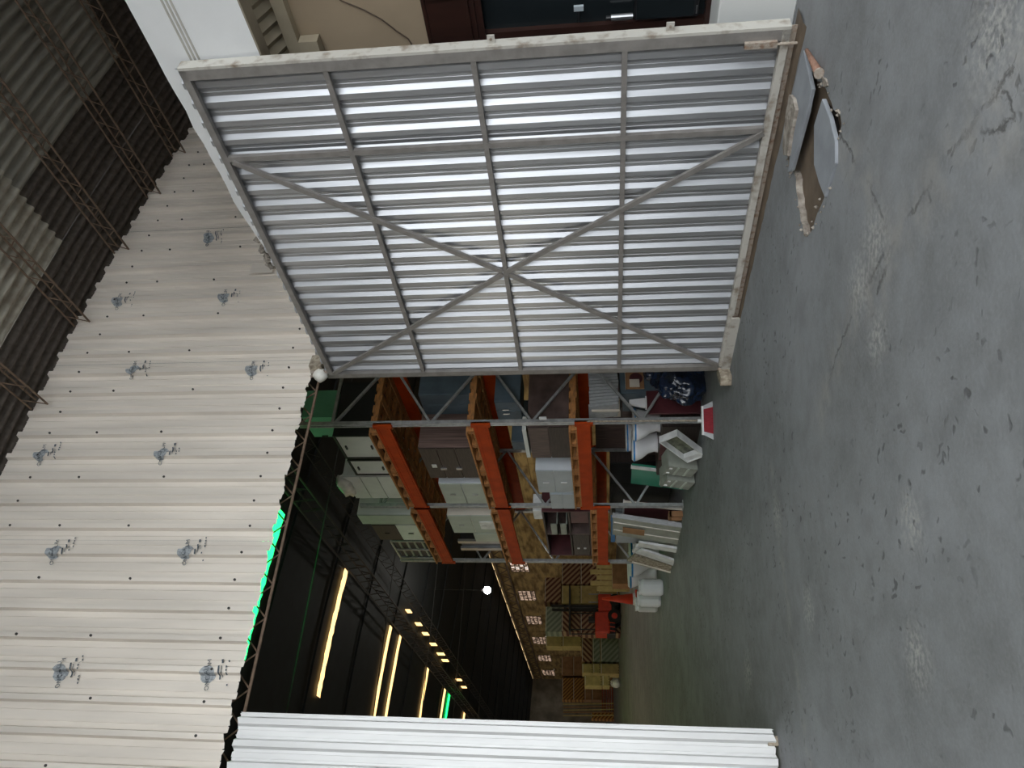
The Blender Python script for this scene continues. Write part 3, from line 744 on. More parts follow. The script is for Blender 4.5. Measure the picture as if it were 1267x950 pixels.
# eave girder on the ochre wall, long girder under the vault, lintel truss
lattice('eave_girder', 'brown lattice eave girder running along the top of the ochre wall', 'girder', (HXR-.25, 12, 7.2), (HXR-.25, 73.5, 7.2), .62, 1.6, .045, 'lattice')
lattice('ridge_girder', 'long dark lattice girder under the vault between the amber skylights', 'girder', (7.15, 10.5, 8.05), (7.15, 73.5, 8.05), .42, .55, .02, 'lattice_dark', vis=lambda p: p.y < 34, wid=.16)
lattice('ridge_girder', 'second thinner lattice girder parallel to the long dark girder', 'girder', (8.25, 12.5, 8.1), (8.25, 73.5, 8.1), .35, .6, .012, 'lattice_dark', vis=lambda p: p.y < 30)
lattice('lintel_truss', 'slim lattice lintel along the lower edge of the cream wall', 'truss', (-2.8, YW+.16, 5.13), (5.5, YW+.16, 5.13), .2, .36, .013, 'lattice', vis=lambda p: p.x > .6)
for i, (Y, nm) in enumerate(((15.8, 'nearest thin tie rod crossing under the hall ceiling'), (22, 'second thin tie rod crossing under the hall ceiling'), (28, 'third thin tie rod crossing under the hall ceiling'), (34, 'fourth thin tie rod crossing under the hall ceiling'), (41, 'fifth thin tie rod crossing under the hall ceiling'), (48, 'farthest thin tie rod crossing under the hall ceiling'))):
    m_ = MB(); m_.tube((-9.9, Y, 7.05), (15.9, Y, 7.05), .016, 6) if False else m_.tube((-6.5, Y, 7.9), (12.6, Y, 7.9), .014, 6)
    o = m_.build('tie_rod', 'rod', None); origin_to(o, (3, Y, 7.9)); tag(o, nm, 'tie rod', 'tie rods under the hall ceiling')
    for X in (-6.4, 12.5): MB().tube((X, Y, 7.9), (X, Y, vh(X)), .012, 5).build('hanger', 'rod', o)
# skylights
def skylight(name, label, Y, w, x0, x1, m, rag=True):
    mb = MB(); n = 26; vs_ = []
    for i in range(n+1):
        X = x0+(x1-x0)*i/n; j0 = random.uniform(0, .06) if rag else 0; j1 = random.uniform(0, .06) if rag else 0
        vs_ += [(X, Y-w/2+j0, vh(X)-.035), (X, Y+w/2-j1, vh(X)-.035)]
    mb.add(vs_, [(2*i, 2*i+2, 2*i+3, 2*i+1) for i in range(n)])
    o = mb.build(name, m, recalc=False); o['kind'] = 'structure'; o['label'] = label; o['category'] = 'skylight'; return o
def yat_roof(x, y): return onZ(x, y, 8.75).y
y1 = onZ(340, 620, 8.74).y
k = 8
skylight('window_8', 'green translucent skylight just inside the cream wall', onZ(322, 710, 8.78).y, .75, 3.55, 6.75, 'green_skylight')
for i, (px, xx, w, lb) in enumerate((((411, 776), (3.75, 7.1), .36, 'widest amber skylight strip, nearest the doorway'), ((472, 830), (-6, 7.05), .36, 'first of the twin amber skylight strips'), ((486, 830), (-6, 7.1), .36, 'second of the twin amber skylight strips'), ((523, 855), (-6, 7.2), .42, 'amber skylight strip after the twin strips'), ((546, 868), (-6, 7.2), .45, 'amber skylight strip next to the far green strip'), ((572, 880), (-6, 7.2), .5, 'farthest amber skylight strip'))):
    skylight('window_%d' % (9+i), lb, onZ(*px, 8.78).y, w, *xx, 'skylight')
skylight('window_15', 'narrow green skylight strip far down the vault', onZ(552, 868, 8.78).y, .5, 1.5, 7.2, 'green_skylight')
for i, (x, y) in enumerate(((503, 756), (516, 772), (525, 784), (535, 797), (545, 809), (550, 817), (567, 841), (573, 850))):
    q = onX(x, y, 8.05); o = MB().box((8.04, q.y-.2, q.z-.17), (8.06, q.y+.2, q.z+.17)).build('window_%d' % (16+i), 'skylight')
    o['kind'] = 'structure'; o['label'] = 'small amber clerestory pane beyond the girder, %s from the rack' % ['first', 'second', 'third', 'fourth', 'fifth', 'sixth', 'seventh', 'eighth'][i]; o['category'] = 'skylight'
# lamps
q = onX(603, 730, 9.3)
t = thing('pendant_lamp', 'lit round white lamp hanging under the dark hall ceiling', 'lamp', (q.x, q.y, q.z))
MB().loft([((q.x, q.y, q.z-.13), .03, .03), ((q.x, q.y, q.z-.1), .1, .1), ((q.x, q.y, q.z), .14, .14), ((q.x, q.y, q.z+.1), .1, .1), ((q.x, q.y, q.z+.14), .04, .04)], 14).build('bulb', 'lamp_glow', t, smooth=True)
MB().tube((q.x, q.y, q.z+.13), (q.x, q.y, q.z+.24), .05, 8).build('holder', 'black', t); MB().tube((q.x, q.y, q.z+.2), (q.x, q.y, vh(q.x)), .01, 5).build('cord', 'black', t)
q = onY(396, 464, YW-.02)
t = thing('wall_lamp', 'cream dome lamp under the timber block at the doorway corner', 'lamp', q)
ax = Vector((.15, -.1, -1)).normalized()
mb = MB(); mb.loft([((q.x, q.y, q.z+.09), .02, .02), ((q.x, q.y, q.z+.06), .06, .06), ((q.x, q.y, q.z+.0), .10, .10), ((q.x, q.y, q.z-.05), .075, .075), ((q.x, q.y, q.z-.10), .03, .03)], 14); mb.build('shade', 'lamp_white', t, smooth=True)
MB().tube((q.x, q.y, q.z+.08), (q.x, q.y+.05, q.z+.16), .018, 7).build('neck', 'rust', t)

# ================================================================== PALLET RACK
RXF, RXB = 5.71, 6.85
RYS = [9.65, 12.60, 15.40]; TOPS = [6.12, 5.98, 5.86]
LV = [[(4.70, 4.92), (3.20, 3.42), (1.68, 1.88)], [(4.70, 4.92), (3.20, 3.42), (1.42, 1.62)]]   # beam bottoms and tops per bay
rack = thing('pallet_rack', 'tall galvanised pallet rack with orange beams inside the doorway', 'rack', (RXF, RYS[0], fz(RYS[0])))
for Y, tz in zip(RYS, TOPS):
    for X in (RXF, RXB):
        m_ = MB(); b0 = fz(Y)
        prof = [(-.045, -.03), (.045, -.03), (.045, .03), (.02, .03), (.02, .012), (-.02, .012), (-.02, .03), (-.045, .03)]
        s_ = 1 if X == RXF else -1
        m_.prism([Vector((X+p[1]*-s_, Y+p[0], b0+.012)) for p in prof], (0, 0, tz-b0-.012))
        u = m_.build('upright', 'galv', rack)
        MB().box((X-.07, Y-.08, b0), (X+.07, Y+.08, b0+.012)).build('foot_plate', 'galv', u)
    zs = [.55+fz(Y)+.0]; fr = [5.58, 4.07, 2.54, .93]; bk = [4.82, 3.30, 1.72, .25]
    seq = []
    for a, b in zip(fr, bk): seq += [(RXF, a), (RXB, b)]
    for (xa, za), (xb, zb) in zip(seq, seq[1:]):
        MB().bar((xa, Y, za), (xb, Y, zb), .035, .045, up=(0, 1, 0)).build('diagonal_brace', 'galv', rack)
    MB().bar((RXF, Y, 5.6), (RXB, Y, 5.6), .035, .045).build('cross_brace', 'galv', rack)
for bay in range(2):
    ya, yb = RYS[bay]+.045, RYS[bay+1]-.045
    for (z0, z1) in LV[bay]:
        for X in (RXF-.035, RXB+.035):
            s_ = -1 if X < 6 else 1
            m_ = MB(); m_.box((X-.025, ya-.03, z0), (X+.025, yb+.03, z1))
            m_.box((X+s_*.025, ya, z0+.035), (X+s_*.033, yb, z0+.05)); m_.box((X+s_*.025, ya, z1-.05), (X+s_*.033, yb, z1-.035))
            bm_ = m_.build('beam', 'rack_orange', rack)
            for yy in (ya-.05, yb+.05): MB().box((X-.03, yy-.04, z0-.04), (X+.03, yy+.04, z1+.03)).build('beam_connector', 'rack_orange', bm_)
# pallets on the beams
PH = .12
def make_pallet(label):
    t = thing('wooden_pallet', label, 'pallet', (0, 0, 0), 'wooden pallets on the rack beams')
    for i in range(4):
        y = -.63+.42*i; MB().box((-.62, y-.05, .018), (.62, y+.05, .095)).build('bearer', 'pallet_wood', t)
    for i in range(7):
        x = -.60+.2*i; MB().box((x-.065, -.68, .095), (x+.065, .68, PH)).build('deck_board', 'pallet_wood', t)
    for i in range(3):
        x = -.55+.55*i; MB().box((x-.06, -.68, 0), (x+.06, .68, .018)).build('bottom_board', 'pallet_wood', t)
    return t
def copy_tree(o, parent=None):
    c = o.copy(); COL.objects.link(c)
    if parent: c.parent = parent
    for ch in list(o.children): copy_tree(ch, c)
    return c
proto = None
for bay in range(2):
    for li, (z0, z1) in enumerate(LV[bay]):
        for h in range(2):
            lb = 'wooden pallet on the %s orange beams, %s bay, %s half' % (['top', 'middle', 'lowest'][li], ['near', 'far'][bay], ['near', 'far'][h])
            ya, yb = RYS[bay]+.09, RYS[bay+1]-.09; y = ya+(yb-ya)*(.25+.5*h)
            if proto is None: proto = make_pallet(lb); t = proto
            else: t = copy_tree(proto); t['label'] = lb
            t.location = ((RXF+RXB)/2-.03, y, z1)
            if bay: t.scale = (1, .95, 1)
DK = [[4.92+PH, 3.42+PH, 1.88+PH], [4.92+PH, 3.42+PH, 1.62+PH]]

# ------------------------------------------------------------------ furniture builders
def cabinet(name, label, Y0, Y1, z0, z1, m, dm=None, X0=5.68, dep=1.0, doors=2, handle='black', split='y', hz=.6, frame=None, cat='cabinet', side=None, group=None, drawers=0, plinth=0):
    t = thing(name, label, cat, (X0, Y0, z0), group); dm = dm or m
    b = MB().box((X0+.02, Y0, z0+plinth), (X0+dep, Y1, z1)).build('body', side or m, t, bevel=.004)
    if plinth: MB().box((X0+.08, Y0+.03, z0), (X0+dep-.03, Y1-.03, z0+plinth)).build('plinth', 'black', t)
    g = .008; fr = frame or 0
    if frame: 
        f = MB(); 
        f.box((X0-.012, Y0, z0), (X0+.02, Y0+.03, z1)); f.box((X0-.012, Y1-.03, z0), (X0+.02, Y1, z1)); f.box((X0-.012, Y0+.03, z1-.03), (X0+.02, Y1-.03, z1)); f.box((X0-.012, Y0+.03, z0), (X0+.02, Y1-.03, z0+.03)); f.build('front_frame', 'black', t)
        ya, yb, za, zb = Y0+.03, Y1-.03, z0+.03, z1-.03
    else: ya, yb, za, zb = Y0, Y1, z0+plinth, z1
    for i in range(doors):
        if split == 'y': a, b_, c, d = ya+(yb-ya)*i/doors, ya+(yb-ya)*(i+1)/doors, za, zb
        else: a, b_, c, d = ya, yb, za+(zb-za)*i/doors, za+(zb-za)*(i+1)/doors
        dr = MB().box((X0, a+g, c+g), (X0+.019, b_-g, d-g)).build('door', dm[i % len(dm)] if isinstance(dm, (list, tuple)) else dm, t)
        if handle:
            hy = (b_-.06 if i % 2 == 0 else a+.06) if split == 'y' else (a+b_)/2
            zc = c+(d-c)*hz
            MB().bar((X0-.016, hy, zc-.05), (X0-.016, hy, zc+.05), .018, .016).build('handle', handle, dr)
    return t
def crumple(name, m, c, r, seed, parent=None, amp=.28, freq=2.4, sub=4, flat=None):
    bm = bmesh.new(); bmesh.ops.create_icosphere(bm, subdivisions=sub, radius=1)
    for v in bm.verts:
        n_ = mnoise.noise(v.co*freq+Vector((seed, 0, 0)))*amp+abs(mnoise.noise(v.co*freq*2.6+Vector((0, seed, 0))))*amp*.6
        v.co = v.co*(1+n_); v.co = Vector((v.co.x*r[0], v.co.y*r[1], v.co.z*r[2]))
        if flat is not None and v.co.z < flat: v.co.z = flat
    mb = MB(); bm.verts.ensure_lookup_table(); mb.add([Vector(c)+v.co for v in bm.verts], [tuple(q.index for q in f.verts) for f in bm.faces]); bm.free()
    return mb.build(name, m, parent, smooth=True)
def stack_of(name, m, lo, hi, n, axis, parent, jit=.02, gap=.003, r=random):
    lo, hi = Vector(lo), Vector(hi)
    for i in range(n):
        a, b = lo.copy(), hi.copy(); a[axis] = lo[axis]+(hi[axis]-lo[axis])*i/n; b[axis] = lo[axis]+(hi[axis]-lo[axis])*(i+1)/n-gap
        for q in range(3):
            if q != axis: e = r.uniform(0, jit); a[q] += e*.5; b[q] -= e
        MB().box(a, b).build(name, m, parent)

# ---- top level, near bay
D = DK[0][0]
cabinet('framed_cabinet', 'white cabinet door in a black frame on the top pallets, beside the first rack post', 9.93, 10.68, D, 5.68, 'black', 'white_lam', doors=1, frame=True, dep=1.0, handle=None)
t = bpy.data.objects['framed_cabinet']
for yy, zz in ((10.3, 5.56), (10.3, 5.14)): MB().box((5.655, yy-.05, zz-.012), (5.68, yy+.05, zz+.012)).build('handle', 'black', t)
t2 = cabinet('framed_cabinet', 'smaller white cabinet door in a black frame, second from the first rack post', 10.74, 11.28, D, 5.68, 'black', 'white_lam', doors=1, frame=True, dep=.9, handle=None)
for zz in (5.56, 5.14): MB().box((5.655, 10.98, zz-.012), (5.68, 11.07, zz+.012)).build('handle', 'black', t2)
t = cabinet('flat_pack', 'white plastic-wrapped cabinet with loose film at its top on the top pallets', 11.36, 12.22, D, 5.95, 'white_lam', 'white_lam', doors=3, split='z', handle=None)
crumple('loose_film', 'plastic_film', (5.70, 11.72, 5.98), (.14, .34, .14), 4, t, sub=3)
t = cabinet('green_chest', 'green-tinted chest on top of the black cabinets at the rack top', 9.86, 10.5, 5.70, 6.22, 'green_lam', 'green_lam', X0=5.98, dep=.5, doors=1, handle='black')
o = MB().box((6.0, 10.55, 5.70), (6.8, 11.2, 5.86)).build('flat_carton', 'white_lam', bevel=.01); origin_to(o, (6.4, 10.87, 5.70)); tag(o, 'flat pale carton lying on the black cabinets at the rack top', 'carton')
# top level, far bay
D = DK[1][0]
t = cabinet('tall_cabinet', 'pale green-white tall cabinet with panelled side behind the second rack post', 12.98, 13.40, D, 6.15, 'white_lam', 'sage', doors=1, handle=None)
for i in range(4): MB().box((5.9+.2*i, 12.972, D+.02), (5.915+.2*i, 12.98, 6.13)).build('side_batten', 'sage', t)
cabinet('two_tone_cabinet', 'cabinet with dark upper door and white lower door on the top pallets', 13.45, 14.20, D, 6.0, 'sage', ['white_lam', 'dark_wood'], doors=2, split='z', hz=.5)
t = thing('stove', 'black metal stove grill in a grey frame at the far end of the top level', 'stove', (5.7, 14.3, D))
MB().box((5.72, 14.32, D), (6.5, 15.2, 5.78)).build('body', 'black', t, bevel=.01)
for (a, b) in (((5.69, 14.3, D), (5.69, 14.3, 5.82)), ((5.69, 15.22, D), (5.69, 15.22, 5.82)), ((5.69, 14.3, 5.81), (5.69, 15.22, 5.81)), ((5.69, 14.3, D+.02), (5.69, 15.22, D+.02)), ((5.69, 14.75, D), (5.69, 14.75, 5.8))): MB().bar(a, b, .03, .03).build('frame_bar', 'galv', t)
for i in range(4): MB().box((5.70, 14.36, D+.12+.16*i), (5.72, 15.16, D+.16+.16*i)).build('grill_bar', 'crate_grey', t)
# ---- middle level, near bay
D = DK[0][1]
t = cabinet('wardrobe', 'dark wood-grain wardrobe lying on the middle pallets with three handles', 10.38, 11.42, D, 4.42, 'dark_wood', 'dark_wood', doors=3, split='z', handle=None, dep=1.08, side='dark_wood_h')
for zz in (4.12, 3.86): MB().box((5.662, 11.05, zz-.05), (5.68, 11.09, zz+.05)).build('handle', 'silver', t)
MB().box((5.672, 10.92, 4.22), (5.679, 11.02, 4.30)).build('sticker', 'white_plastic', t)
o = cabinet('dark_crate', 'black-blue crate behind the rack brace on the middle pallets', 9.78, 10.36, D, 4.36, 'slate_blue', 'slate_blue', X0=6.3, dep=.5, doors=2, handle=None)
t = cabinet('kitchen_unit', 'off-white kitchen unit with a dark gap on the middle pallets before the second post', 11.66, 12.45, D, 4.33, 'light_grey', 'sage', doors=2, split='z', handle='silver', hz=.5)
# middle level, far bay
D = DK[1][1]
t = cabinet('kitchen_unit', 'cream-sided kitchen unit on the middle pallets behind the second post', 13.0, 13.82, D, 4.42, 'cream', 'sage', doors=2, split='z', handle='silver', hz=.5)
o = MB().box((5.66, 13.24, D+.02), (5.676, 13.58, D+.30)).build('paper_sheet', 'white_plastic', t)
cabinet('small_cabinet', 'low sage-green cabinet next to the cream-sided kitchen unit', 13.86, 14.26, D, 4.05, 'sage', 'sage', doors=1, handle=None)
t = thing('steel_sink', 'dark steel sink top standing at the far end of the middle level', 'sink', (5.75, 14.35, D))
MB().box((5.75, 14.36, D), (6.6, 14.75, 4.4)).build('body', 'black', t, bevel=.01); MB().box((5.70, 14.30, D), (5.75, 14.42, 4.43)).build('rim', 'silver', t); MB().box((5.70, 14.68, D), (5.75, 14.80, 4.43)).build('rim', 'silver', t)
# ---- low level, near bay
D = DK[0][2]
t = cabinet('walnut_chest', 'dark walnut chest on the lowest pallets behind the first rack post', 9.76, 10.72, D, 2.62, 'walnut', ['dark_wood', 'walnut'], doors=2, split='z', handle=None, side='walnut')
MB().box((5.66, 9.80, 2.64), (5.9, 10.66, 2.70)).build('loose_strip', 'white_lam', t)
cabinet('blue_grey_cabinet', 'blue-grey cabinet deep in the rack between braces on the lowest pallets', 10.76, 11.02, D, 2.98, 'slate_blue', 'slate_blue', X0=6.0, dep=.8, doors=1, handle=None)
t = cabinet('bathroom_cabinet', 'light grey two-door bathroom cabinet on the lowest pallets', 11.06, 11.87, D, 2.60, 'light_grey', 'grey_lam', X0=5.62, doors=2, split='z', handle='white_plastic', hz=.5)
t = cabinet('bathroom_cabinet', 'lower grey cabinet overlapping the second rack post on the lowest pallets', 11.9, 12.5, D, 2.42, 'grey_lam', 'grey_lam', X0=5.60, doors=2, split='z', handle=None)
# low level, far bay: media unit
D = DK[1][2]
t = thing('media_unit', 'dark brown media unit with open shelves and grey trays in the far bay', 'shelf unit', (5.7, 12.8, D))
y0, y1, x0, x1, zt = 12.75, 14.95, 5.66, 6.3, 2.62
MB().box((x0, y0, D), (x1, y0+.03, zt)).build('side_panel', 'maroon', t); MB().box((x0, y1-.03, D), (x1, y1, zt)).build('side_panel', 'maroon', t)
for z in (D, 2.12, zt-.03): MB().box((x0, y0+.03, z), (x1, y1-.03, z+.03)).build('shelf', 'dark_wood', t)
MB().box((x1-.02, y0+.03, D), (x1, y1-.03, zt)).build('back_panel', 'dark_wood', t); MB().box((x0, 13.8, D), (x1, 13.84, zt)).build('divider', 'walnut', t)
MB().box((x0+.01, y0+.05, D+.04), (x0+.03, 13.3, 2.1)).build('panel', 'maroon', t)
for z in (2.18, 2.36): 
    m_ = MB(); m_.box((x0-.02, 13.30, z), (x0+.3, 13.78, z+.02)); m_.box((x0-.02, 13.30, z), (x0, 13.78, z+.13)); m_.build('tray', 'crate_grey', t)
for z in (1.85, 1.98): MB().box((x0-.012, 14.5, z), (x0, 14.56, z+.05)).build('knob', 'silver', t)
MB().box((x0, 13.86, D+.04), (x0+.02, 14.9, 2.1)).build('door', 'dark_wood', t)
o = MB().box((5.66, 12.72, 2.62), (6.0, 13.1, 2.78)).build('white_box', 'white_plastic', bevel=.01); origin_to(o, (5.8, 12.9, 2.62)); tag(o, 'small white box on top of the dark media unit', 'box')
# things behind the near frame on the lowest pallets
o = cabinet('glass_cabinet', 'blue-grey glazed cabinet seen through the near brace above the walnut chest', 9.78, 10.3, DK[0][2]+.75, 3.15, 'slate_blue', 'slate_blue', X0=6.15, dep=.6, doors=2, handle='silver')

# ---- floor level, near bay
F0 = fz(9.9)
ch = cabinet('low_chest', 'dark brown low chest with label plate standing under the near orange beam', 9.95, 11.55, fz(9.95), .62, 'dark_wood', ['dark_wood', 'maroon', 'dark_wood'], X0=5.78, dep=.46, doors=3, handle='silver', hz=.7)
def toilet(label, x, y, z, s=1.0, rz=0, group='ceramic toilets stored by the rack', tank=False, lid=True):
    t = thing('toilet', label, 'toilet', (x, y, z), group)
    m_ = MB()
    rings = [((x+.02, y, z), .20*s, .13*s), ((x+.02, y, z+.06*s), .18*s, .11*s), ((x+.0, y, z+.16*s), .19*s, .13*s), ((x-.03, y, z+.27*s), .25*s, .175*s), ((x-.04, y, z+.36*s), .28*s, .195*s), ((x-.04, y, z+.385*s), .285*s, .2*s)]
    m_.loft(rings, 20).build('bowl', 'ceramic', t, smooth=True)
    MB().loft([((x-.04, y, z+.385*s), .29*s, .205*s), ((x-.04, y, z+.41*s), .29*s, .205*s)], 20).build('seat', 'blue_tape', t, smooth=False)
    if lid: MB().loft([((x-.04, y, z+.41*s), .28*s, .195*s), ((x-.04, y, z+.435*s), .26*s, .175*s)], 20).build('lid', 'white_plastic', t)
    if tank: MB().box((x+.24*s, y-.19*s, z+.30*s), (x+.42*s, y+.19*s, z+.72*s)).build('cistern', 'ceramic', t, bevel=.02)
    return t
toilet('white toilet bowl with a blue seat on the dark chest, beside the broom', 6.02, 10.22, .625, .95)
toilet('white toilet bowl with a blue seat on the dark chest, second from the broom', 6.02, 10.88, .625, .95)
o = cabinet('low_stool', 'dark low box carrying the third toilet under the lowest beam', 11.02, 11.75, fz(11), .72, 'walnut', 'walnut', X0=6.26, dep=.34, doors=1, handle=None)
toilet('white toilet bowl set higher and farther back, third from the broom', 6.44, 11.36, .722, .9)
# drawer-like tray leaning on the floor
def tilted(name, label, cat, c, size, R, build):
    t = thing(name, label, cat, c); build(t, Vector(c), R); return t
def tray(t, c, R):
    def b(nm, m, o, s): MB().obox(c+R @ Vector(o), s, R).build(nm, m, t)
    b('base', 'green_glass', (.045, 0, .0), (.012, .28, .66)); b('long_side', 'white_plastic', (0, -.15, 0), (.11, .018, .68)); b('long_side', 'white_plastic', (0, .15, 0), (.11, .018, .68)); b('end', 'white_plastic', (0, 0, -.33), (.11, .28, .018)); b('end', 'white_plastic', (0, 0, .33), (.11, .28, .018)); b('insert', 'white_plastic', (.0, 0, -.27), (.09, .27, .1))
tilted('washing_tray', 'white open tray with a dark green base leaning on the floor by the broom', 'tray', (5.46, 9.98, .345), None, RX(.86) @ RY(.10), tray)
def crate(t, c, R):
    def b(nm, m, o, s): MB().obox(c+R @ Vector(o), s, R).build(nm, m, t)
    b('body', 'crate_grey', (0, 0, 0), (.30, .26, .44)); b('lid', 'crate_grey', (0, 0, .23), (.32, .28, .03)); b('rib', 'sage', (-.155, 0, .08), (.012, .24, .03)); b('rib', 'sage', (-.155, 0, -.08), (.012, .24, .03))
    for q in (-.07, .07): b('clip', 'white_plastic', (-.158, q, .19), (.014, .03, .05))
tilted('cistern_box', 'grey-green cistern box tilted beside the white tray', 'box', (5.52, 10.62, .32), None, RX(.28), crate)
tilted('cistern_box', 'grey-green cistern box tilted in front of the green panel', 'box', (5.50, 11.02, .33), None, RX(.32), crate)
# green panel and dark board
o = MB().obox((6.0, 12.05, .55), (.03, .72, .92), RY(.14)).build('green_board', 'green_panel'); origin_to(o, (6.0, 12.05, .09)); tag(o, 'glossy green panel leaning under the lowest beam', 'panel')
MB().obox((5.975, 11.74, .56), (.05, .06, .94), RY(.14)).build('edge_strip', 'white_plastic', o); MB().obox((5.97, 12.2, .42), (.012, .28, .2), RY(.14)).build('plan_sheet', 'plastic_film', o)
t = cabinet('dark_cabinet', 'very dark tall cabinet behind the toilet bowls under the lowest beam', 10.36, 12.48, .12, 1.62, 'dark_wood', 'walnut', X0=6.8, dep=.3, doors=3, handle=None)
MB().box((6.77, 10.75, 1.18), (6.8, 11.3, 1.30)).build('pale_rail', 'cream', t)
cabinet('dark_cabinet', 'very dark cabinet at the back of the far bay under its lowest beam', 12.72, 15.3, .16, 1.36, 'dark_wood', 'black', X0=6.62, dep=.4, doors=3, handle=None)
# grey boards standing on a dark box
t = cabinet('storage_box', 'dark blue-grey storage box carrying the bundle of grey boards', 9.80, 10.32, fz(9.8)+.0, 1.22, 'slate_blue', 'slate_blue', X0=6.28, dep=.55, doors=2, split='z', handle=None)
t = thing('board_bundle', 'fanned bundle of grey boards standing on the dark box beside the gate', 'boards', (6.35, 9.9, 1.22))
for i in range(12):
    x = 6.06+.058*i; a = -.02-.012*abs(i-11); R = RY(-.10+.009*i)
    MB().obox((x+.04, 9.98, 1.475+random.uniform(-.012, .012)), (.046, .36, .44), R).build('board', 'grey_board', t)
MB().bar((6.02, 9.86, 1.66), (6.02, 9.86, 1.24), .03).build('strap', 'cream', t)
MB().box((6.05, 9.82, 1.195), (6.27, 10.1, 1.22)).build('shelf_board', 'dark_wood', t)
# bag, cartons
t = thing('bin_bag', 'large shiny dark blue plastic bag slumped on the floor beside the gate', 'bag', (6.2, 9.5, fz(9.5)))
crumple('bag_body', 'blue_bag', (6.22, 9.27, .38), (.40, .24, .38), 9, t, amp=.22, freq=2.2, sub=5, flat=-.34)
crumple('bag_knot', 'blue_bag', (6.30, 9.27, .80), (.12, .09, .09), 3, t, amp=.3, sub=3)
def carton(name, label, a, b, m='cardboard', group=None):
    c = ((a[0]+b[0])/2, (a[1]+b[1])/2, a[2]); t = thing(name, label, 'carton', c, group)
    MB().box(a, b).build('body', m, t, bevel=.006)
    MB().box((a[0]-.003, (a[1]+b[1])/2-.03, b[2]-.0), (b[0]+.003, (a[1]+b[1])/2+.03, b[2]+.004)).build('tape', 'cream', t)
    return t
t = carton('carton', 'brown carton with a round cut-out above the blue bag', (6.34, 9.745, .86), (6.83, 9.78, 1.14))
MB().tube((6.52, 9.74, .98), (6.52, 9.746, .98), .1, 20).build('round_print', 'maroon', t); MB().box((6.36, 9.735, .93), (6.5, 9.742, 1.08)).build('paper_label', 'cream', t)
o = MB().box((5.9, 9.76, fz(9.8)), (6.3, 9.80, .84)).build('cabinet_side', 'maroon', bevel=.004); origin_to(o, (6.1, 9.78, fz(9.8))); tag(o, 'maroon cabinet panel behind the blue bag', 'panel')
t = thing('white_tube', 'white wedge-shaped ceramic foot beside the near rack brace', 'ceramic', (6.02, 9.76, .87))
MB().prism([(6.0, 9.72, .86), (6.16, 9.72, .86), (6.13, 9.72, 1.1), (6.06, 9.72, 1.1)], (0, .07, 0)).build('wedge', 'ceramic', t, bevel=.01); MB().box((5.99, 9.70, .84), (6.17, 9.8, .86)).build('base', 'ceramic', t)
# broom
bp = onF(882, 520)
t = thing('broom', 'broom with red bristles and white block standing before the first rack post', 'broom', (bp.x, bp.y, fz(bp.y)))
bx, by, bz = bp.x, bp.y, fz(bp.y)
Rb = RZ(1.05)
def tr_(o): return Vector((bx, by, bz))+Rb @ Vector((o[0], o[1]*1.3, o[2]))
w0, w1 = .15, .17
def br(nm, m, z0, z1, a0, a1, th):
    MB().add([tr_((-th, -a0, z0)), (tr_((th, -a0, z0))), tr_((th, a0, z0)), tr_((-th, a0, z0)), tr_((-th, -a1, z1)), tr_((th, -a1, z1)), tr_((th, a1, z1)), tr_((-th, a1, z1))], [(0, 3, 2, 1), (4, 5, 6, 7), (0, 1, 5, 4), (1, 2, 6, 5), (2, 3, 7, 6), (3, 0, 4, 7)]).build(nm, m, t)
br('red_bristles', 'red_bristle', .0, .125, .14, .115, .03); br('head_block', 'white_plastic', .125, .15, .15, .15, .035)
for s_ in (-1, 1):
    MB().add([tr_((-.03, s_*.14, 0)), tr_((.03, s_*.14, 0)), tr_((.03, s_*.20, 0)), tr_((-.03, s_*.20, 0)), tr_((-.03, s_*.115, .125)), tr_((.03, s_*.115, .125)), tr_((.03, s_*.15, .125)), tr_((-.03, s_*.15, .125))], [(0, 3, 2, 1), (4, 5, 6, 7), (0, 1, 5, 4), (1, 2, 6, 5), (2, 3, 7, 6), (3, 0, 4, 7)]).build('grey_bristles', 'grey_board', t)
ht = Vector((5.66, 9.56, 1.72)); MB().tube(tr_((0, 0, .14)), ht, .013, 8).build('handle', 'old_wood', t); MB().tube(tr_((0, 0, .145)), tr_((0, 0, .2)), .026, 8).build('socket', 'white_plastic', t)
q = onX(672, 517, 5.66); o = MB().box((5.64, q.y-.03, q.z-.05), (5.67, q.y+.03, q.z+.06)).build('rack_tag', 'white_plastic', rack, bevel=.006)

# ---- floor level, far bay
g = fz(13)
o = MB().obox((5.80, 13.02, .62), (.05, .56, 1.02), RY(.12)).build('maroon_board', 'maroon'); origin_to(o, (5.8, 12.98, g)); tag(o, 'maroon board with pale edges leaning behind the wrapped panel', 'board')
MB().obox((5.77, 12.74, .62), (.07, .03, 1.04), RY(.12)).build('pale_edge', 'cream', o); MB().obox((5.86, 13.02, 1.13), (.07, .56, .03), RY(.12)).build('pale_edge', 'white_plastic', o)
t = thing('wrapped_panel', 'big grey panel wrapped in film leaning against the far bay', 'panel', (5.5, 13.4, g))
MB().obox((5.60, 13.42, .72), (.07, .84, 1.24), RY(.16)).build('panel', 'crate_grey', t, bevel=.008)
for yy in (-.2, .15): MB().obox((5.56, 13.42+yy, .72), (.02, .02, 1.2), RY(.16)).build('film_fold', 'plastic_film', t)
MB().obox((5.57, 13.45, .95), (.012, .24, .4), RY(.16)).build('brown_mark', 'cardboard', t); MB().obox((5.60, 13.0, .72), (.09, .03, 1.26), RY(.16)).build('corner_guard', 'grey_board', t)
cabinet('grey_cabinet', 'plain grey cabinet with one handle behind the white planks', 14.0, 14.55, fz(14), 1.26, 'grey_lam', 'grey_lam', X0=5.78, dep=.5, doors=1, handle='black')
o = MB().box((5.78, 13.25, 1.28), (5.81, 14.5, 1.36)).build('blue_strip', 'blue_tape'); 
